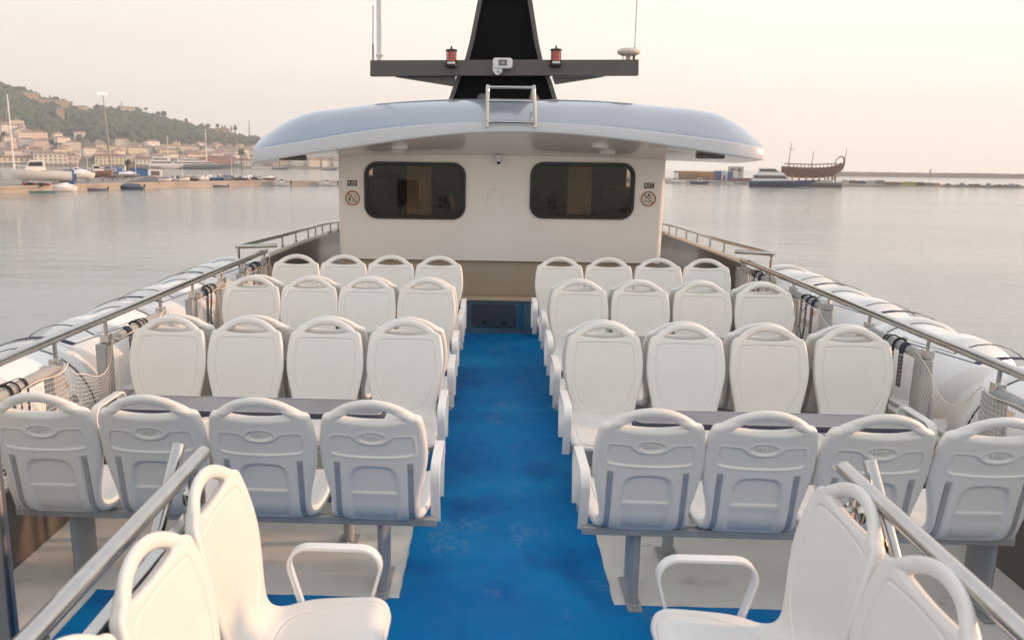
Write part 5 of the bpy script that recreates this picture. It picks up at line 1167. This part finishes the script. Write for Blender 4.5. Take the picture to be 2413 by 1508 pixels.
# lamp mast with lit floodlights
lp = thing('lamp_mast', 'tall lit floodlight mast on the quay before the wooded hill', 'lamp mast', (*around(bearing(262.5), 262).xy, QZ), -rad(bearing(262)), None, frame=None)
zt = elev(bearing(252), 262, 149)-QZ
MB().tube([(0, 0, 0), (-.55, 0, zt*.5), (-1.1, 0, zt)], [.28, .2, .12], 10).build('pole', 'polewarm', lp) if 'polewarm' in M_ else MB().tube([(0, 0, 0), (-.5, 0, zt*.5), (-1.2, 0, zt)], [.26, .19, .12], 10).build('pole', mat('galvanised_pole', (.42, .34, .30), .5), lp)
MB().tube([(-2.2, 0, zt), (-.2, 0, zt)], .08, 6).build('crossarm', 'boatgrey', lp)
M_['lamplit'] = mat('lit_floodlight', (.9, .85, .7), .3, emit=((1, .86, .58), 1.1))
for x in (-2.15, -1.2, -.25): MB().lathe([(.001, -.26), (.34, -.2), (.38, .0), (.26, .18), (.001, .24)], (x, -.1, zt), 14).build('floodlight', 'lamplit', lp)

# far white yachts off the town
def yacht(lab, q, d, L, hullc, H, tiers, wl=SEA-.2, flip=False, rz=0., name='motor_yacht', grp='large yachts'):
    az = bearing(q); p = around(az, d, wl); t = thing(name, lab, 'yacht', p, -rad(az)+rz+(math.pi if flip else 0), grp, frame=None); B = L*.22
    hull_mb(L, B, H, rake=.9, stern=.95, sheer=.35, n=20).build('hull', hullc, t, angle=60); z = H*1.0
    for i, (x0, x1, h_, sl) in enumerate(tiers):
        MB().prism([(x0*L, z), (x1*L, z), (x1*L-sl*L*.5, z+h_*.45), (x1*L-sl*L, z+h_), (x0*L+.02*L, z+h_)], -B*(.40-.05*i), B*(.40-.05*i)).build('deckhouse', 'boatwhite', t, bevel=.12, angle=50)
        MB().prism([(x0*L+.04*L, z+h_*.38), (x1*L-sl*L*.62, z+h_*.38), (x1*L-sl*L*.95, z+h_*.82), (x0*L+.05*L, z+h_*.82)], -B*(.40-.05*i)-.05, B*(.40-.05*i)+.05).build('window_band', 'glassdk', t); z += h_
    return t, z
yacht('long white superyacht with navy hull before the town', 468, 800, 50, 'boatslate', 3.6, [(-.42, .28, 2.6, .10), (-.30, .10, 2.4, .10), (-.22, -.02, 2.0, .06)]) if 'boatslate' in M_ else None
M_['boatslate'] = mat('boat_slate', (.16, .20, .26), .4)
yacht('long white superyacht with slate hull before the town', 468, 800, 50, 'boatslate', 4.2, [(-.46, .34, 2.6, .12), (-.36, .14, 2.2, .10), (-.26, -.02, 2.0, .06)])
yacht('tall white motor yacht stern left of the superyacht', 385, 790, 24, 'boatwhite', 4.0, [(-.45, .40, 3.0, .15), (-.40, .25, 2.8, .15), (-.35, .1, 2.4, .12)])
yacht('small white yacht moored under the left roof tip', 612, 840, 15, 'boatwhite', 2.0, [(-.4, .3, 1.6, .12), (-.3, .1, 1.4, .1)])
yacht('blue covered yacht moored right of the roof tip', 658, 850, 14, 'boatnavy', 1.8, [(-.4, .2, 1.6, .2)])
yacht('small blue yacht close to the wheelhouse wall', 775, 845, 12, 'boatnavy', 1.6, [(-.35, .3, 1.6, .2)])
for q, d, pt, lb in ((487, 805, 72, 'tall white sail mast rising before the hillside'), (397, 900, 58, 'thin mast before the houses right of the lamp mast')):
    o_ = MB().tube([(0, 0, 0), (0, 0, elev(bearing(q), d, pt)-SEA)], [.45, .28], 6).build('sail_mast', 'boatwhite'); o_.location = around(bearing(q), d, SEA); tag(o_, lb, 'mast')

# ------------------------------------------------------------------ right pier, containers, yachts, ancient ship replica, breakwater
rf_ = [(60, 408), (84, 402), (104, 388), (112, 362), (142, 360), (170, 366), (194, 376), (224, 372), (300, 395)]
rbk = [(300, 405), (230, 385), (200, 392), (175, 460), (120, 500), (60, 500)]
struct(MB().prism(rf_+rbk, SEA-1, -4.1, 'xy').build('pier', 'pierdark' if 'pierdark' in M_ else 'quaytop', smooth=False))
PZ = -4.1
def pbox(name, lab, cat, qa, qb, d, h, m, parts=(), dp=4., grp=None, z=PZ, bev=.05):
    az = (bearing(qa)+bearing(qb))/2; w = (qb-qa)*d*math.cos(rad(az+2))/2000/math.cos(rad(az))/math.cos(rad(az)); w = (qb-qa)*d/2000*math.cos(rad(az))*1.0/1.0
    t = thing(name, lab, cat, around(az, d, z), -rad(az), grp, frame=None)
    MB().box(-w/2, w/2, 0, dp, 0, h).build('body', m, t, smooth=False, bevel=bev)
    for nm, x0, x1, z0, z1, mm in parts: MB().box(x0*w, x1*w, -.12, .1, z0*h, z1*h).build(nm, mm, t, smooth=False)
    return t, w
M_['orange'] = mat('orange_sheet', (.46, .22, .06), .6, noise_amt=.3, noise_scale=.3); M_['brownsheet'] = mat('brown_sheet', (.26, .16, .09), .6, noise_amt=.2, noise_scale=.3); M_['olive'] = mat('olive_canvas', (.40, .38, .16), .8); M_['pinkc'] = mat('pink_canvas', (.50, .26, .20), .8); M_['contblue'] = mat('container_blue', (.04, .12, .27), .55)
pbox('long_shed', 'long tan and orange shed on the right pier', 'shed', 1591, 1650, 440, 4.2, 'brownsheet', [('end_panel', -.5, -.32, .05, .8, 'boatwhite'), ('upper_band', -.28, .49, .62, .95, 'orange')])
pbox('orange_container', 'orange container at the right end of the long shed', 'container', 1652, 1683, 438, 4.1, 'orange', [('door', -.4, .2, .05, .5, 'brownsheet')])
pbox('blue_container', 'wide blue container beside the orange one', 'container', 1684, 1702, 425, 4.6, 'contblue', [('door', -.1, .3, .05, .9, 'boatnavy')])
pbox('blue_container', 'narrow dark blue container before the pale hut', 'container', 1716, 1728, 425, 4.3, 'contblue', [('door', -.2, .2, .05, .8, 'boatnavy')])
pbox('pale_cabin', 'pale narrow cabin between two blue containers', 'cabin', 1704, 1714, 428, 4.9, 'boatwhite', [('door', -.2, .2, .0, .5, 'orange')])
pbox('pale_cabin', 'cream narrow cabin right of the dark blue container', 'cabin', 1729, 1740, 428, 4.6, 'plain_cream', [('door', -.2, .2, .0, .5, 'boatwhite')])
pbox('pier_hut', 'grey two storey hut behind the blue containers', 'hut', 1718, 1752, 470, 6.8, 'boatgrey2' if 'boatgrey2' in M_ else 'plain_grey', [('window', -.3, -.05, .6, .85, 'winter'), ('window', .1, .35, .6, .85, 'winter')])
pbox('low_platform', 'low brown barge platform left of the big yacht', 'platform', 1725, 1780, 408, 1.3, 'boatbrown', [('rail', -.5, .5, 1.0, 1.3, 'boatgrey')])
for qa, qb, hh, m_, w_ in ((1987, 2003, 2.4, 'plain_grey', 'grey'), (2004, 2024, 2.2, 'boatbrown', 'brown'), (2025, 2044, 2.0, 'boatnavy', 'dark blue'), (2046, 2064, 2.3, 'plain_grey', 'light grey'), (2066, 2090, 2.6, 'boatgrey', 'dark grey'), (2092, 2128, 2.0, 'brownsheet', 'tan'), (2130, 2163, 2.3, 'olive', 'yellowish'), (2165, 2184, 2.1, 'boatbrown', 'dark brown'), (2186, 2206, 1.9, 'boatgrey', 'charcoal'), (2207, 2219, 1.8, 'pinkc', 'pink')):
    az = (bearing(qa)+bearing(qb))/2; d = 408; w = (qb-qa)*d/2000*math.cos(rad(az)); t = thing('pier_tent', f'{w_} low tent or covered stall on the right pier', 'tent', around(az, d-22*(qa > 2090), PZ), -rad(az), 'low covers on the right pier', frame=None)
    hh *= .66; MB().box(-w/2, w/2, 0, 3.5, 0, hh*.62).build('wall', m_, t, smooth=False); MB().prism([(-w/2-.15, hh*.62), (w/2+.15, hh*.62), (w*.3, hh), (-w*.3, hh)], -.15, 3.65).build('cover', m_, t, smooth=False)
M_['mattan'] = M_['boatgrey']
for i, q in enumerate((2240, 2272, 2305, 2335, 2362, 2390, 2404)):
    p = around(bearing(q), 408+i*2, PZ); o_ = MB().box(-1.6-.5*(i % 3), 1.4, -.8, .8, 0, .35+.2*(i % 3)).box(-.6, .5+.4*(i % 2), -.5, .5, .3, .8+.3*(i % 2)).build('mooring_gear', 'boatgrey' if i % 2 else 'boatbrown', bevel=.1); o_.location = p; tag(o_, 'low dark mooring gear on the pontoon at the right edge', 'mooring gear', 'mooring gear on the right pontoon')
yacht('white flybridge motor yacht with navy hull at the right pier', 1832, 352, 19.5, 'boatnavy', 2.3, [(-.46, .34, 2.7, .20), (-.36, .16, 2.3, .20)], flip=False, grp='yachts at the right pier')
pt_ = yacht('dark long low yacht hull lying in front of the ancient ship', 1905, 372, 26, 'boatgrey', 1.9, [(-.40, -.1, .9, .05)], grp='yachts at the right pier', flip=True)
small_boat('white low motorboat moored beside the wheelhouse edge right', 1592, 392, 8.5, 1.3, 2.6, 'boatwhite', cabin=True, outboard=False, group='boats at the right pier')
small_boat('dark motorboat with pale cabin moored before the long shed', 1650, 385, 7.5, 1.2, 2.4, 'boatnavy', cabin=True, outboard=False, group='boats at the right pier')
small_boat('small white boat moored before the blue containers', 1712, 383, 6, .8, 2., 'boatwhite', outboard=False, group='boats at the right pier')
# replica of an ancient galley
az = bearing(1926); dG = 430; mG = dG/2000*math.cos(rad(az)); gz = elev(az, dG, 397-417)
gl = thing('wooden_galley', 'brown wooden galley with curled stern standing behind the yacht', 'ship', around(az, dG, gz), -rad(az), None, frame=None); M_['galley'] = mat('galley_wood', (.17, .075, .045), .7, noise_amt=.3, noise_scale=.5)
def gx(q): return (q-1926)*dG/2000*math.cos(rad(az))*1.0
def gzv(v): return (417-v)*mG*1.0
def hor_(q): return 398.3+(q-1926)*.0127
vs = []; Ls = [1850, 1868, 1885, 1905, 1925, 1945, 1958, 1966, 1972, 1978]; bot = [415, 417, 418, 418.5, 418, 416.5, 414, 410, 404, 397]; top = [392, 393, 394, 394.5, 394.5, 393.5, 391, 388, 385, 382]; bw = [1.2, 2.0, 2.4, 2.6, 2.5, 2.0, 1.5, 1.1, .7, .4]
for q, b_, t_, w_ in zip(Ls, bot, top, bw): vs += [(gx(q), -w_, gzv(t_)), (gx(q), -w_*.8, gzv((b_+t_)/2)), (gx(q), -.3, gzv(b_)), (gx(q), .3, gzv(b_)), (gx(q), w_*.8, gzv((b_+t_)/2)), (gx(q), w_, gzv(t_))]
n_ = len(Ls); fs = [(i*6+k, i*6+(k+1) % 6, i*6+6+(k+1) % 6, i*6+6+k) for i in range(n_-1) for k in range(6)]+[tuple(range(6)), tuple((n_-1)*6+k for k in range(5, -1, -1))]
MB().add(vs, fs).build('hull', 'galley', gl, angle=50)
MB().tube([(gx(a), 0, gzv(b)) for a, b in ((1972, 402), (1979, 394), (1982, 385), (1982, 377), (1979, 371), (1974, 369), (1969, 372), (1965, 378), (1963, 386))], [.8, .65, .5, .38, .32, .28, .22, .18, .15], 8).build('stern_curl', 'galley', gl)
for s_ in (-1, 1):
    MB().tube([(gx(1855), s_*2.4, gzv(386.5)), (gx(1920), s_*2.6, gzv(387.5)), (gx(1968), s_*1.4, gzv(385))], .22, 6).build('top_rail', 'galley', gl)
    for q in range(1868, 1966, 8): MB().tube([(gx(q), s_*2.4, gzv(395)), (gx(q), s_*2.4, gzv(387))], .14, 5).build('rail_post', 'galley', gl)
for q0, q1, v1 in ((1864, 1868, 338), (1913, 1917, 357), (1981, 1985, 352)): MB().tube([(gx(q0), 0, gzv(398)), (gx(q1), 0, gzv(v1))], [.22, .12], 6).build('mast', 'galley', gl)
MB().tube([(gx(1864), 0, gzv(354)), (gx(1876), 0, gzv(354))], .12, 5).build('yard', 'galley', gl)
for q in (1875, 1890, 1905, 1920, 1933, 1945, 1952, 1960, 1966): MB().box(gx(q)-.4, gx(q)+.4, -1, 1, -2.9, gzv(412)).build('support', 'orange' if q < 1960 else 'galley', gl, smooth=False)
# breakwater
azb = np.linspace(20.5, 38, 60); vs = []; rk_ = random.Random(4)
for i, a in enumerate(azb):
    d = 960+(a-20.5)*8; top = elev(a, d, -5.5+.02*(a-22))-.3+rk_.uniform(-.25, .25)
    if a < 21.4: top = SEA+.6+(top-SEA)*(a-20.5)/.9
    for dd, z_ in ((-9, SEA-1), (-4, SEA+(top-SEA)*.6), (0, top), (4, top), (12, SEA-1)): vs.append(around(a, d+dd, z_+rk_.uniform(-.15, .15)))
fs = [(i*5+k, (i+1)*5+k, (i+1)*5+k+1, i*5+k+1) for i in range(len(azb)-1) for k in range(4)]
M_['rock'] = mat('breakwater_rock', (.20, .18, .155), .9, noise_amt=.4, noise_scale=.2)
bw_ = MB().add(vs, fs).build('breakwater', 'rock', angle=20); tag(bw_, 'long low stone breakwater along the right horizon', 'breakwater')
bk = MB().cyl((0, 0, 0), .8, 3.5, 8).build('beacon', 'boatgrey'); bk.location = around(bearing(2194), 985, elev(bearing(2194), 985, -6)); tag(bk, 'tiny beacon standing on the far breakwater', 'beacon')

# ------------------------------------------------------------------ haze
hm = bpy.data.materials.new('haze'); hm.use_nodes = True; n = hm.node_tree.nodes; n.clear(); o_ = n.new('ShaderNodeOutputMaterial'); pv = n.new('ShaderNodeVolumePrincipled')
pv.inputs['Color'].default_value = (.97, .97, 1, 1); pv.inputs['Density'].default_value = HAZE; pv.inputs['Anisotropy'].default_value = .25
hm.node_tree.links.new(pv.outputs[0], o_.inputs['Volume']); M_['haze'] = hm
hb = MB().box(-WS-50, WS+50, -350, WS+50, SEA-8, 170).build('haze', 'haze', smooth=False); hb['kind'] = 'stuff'
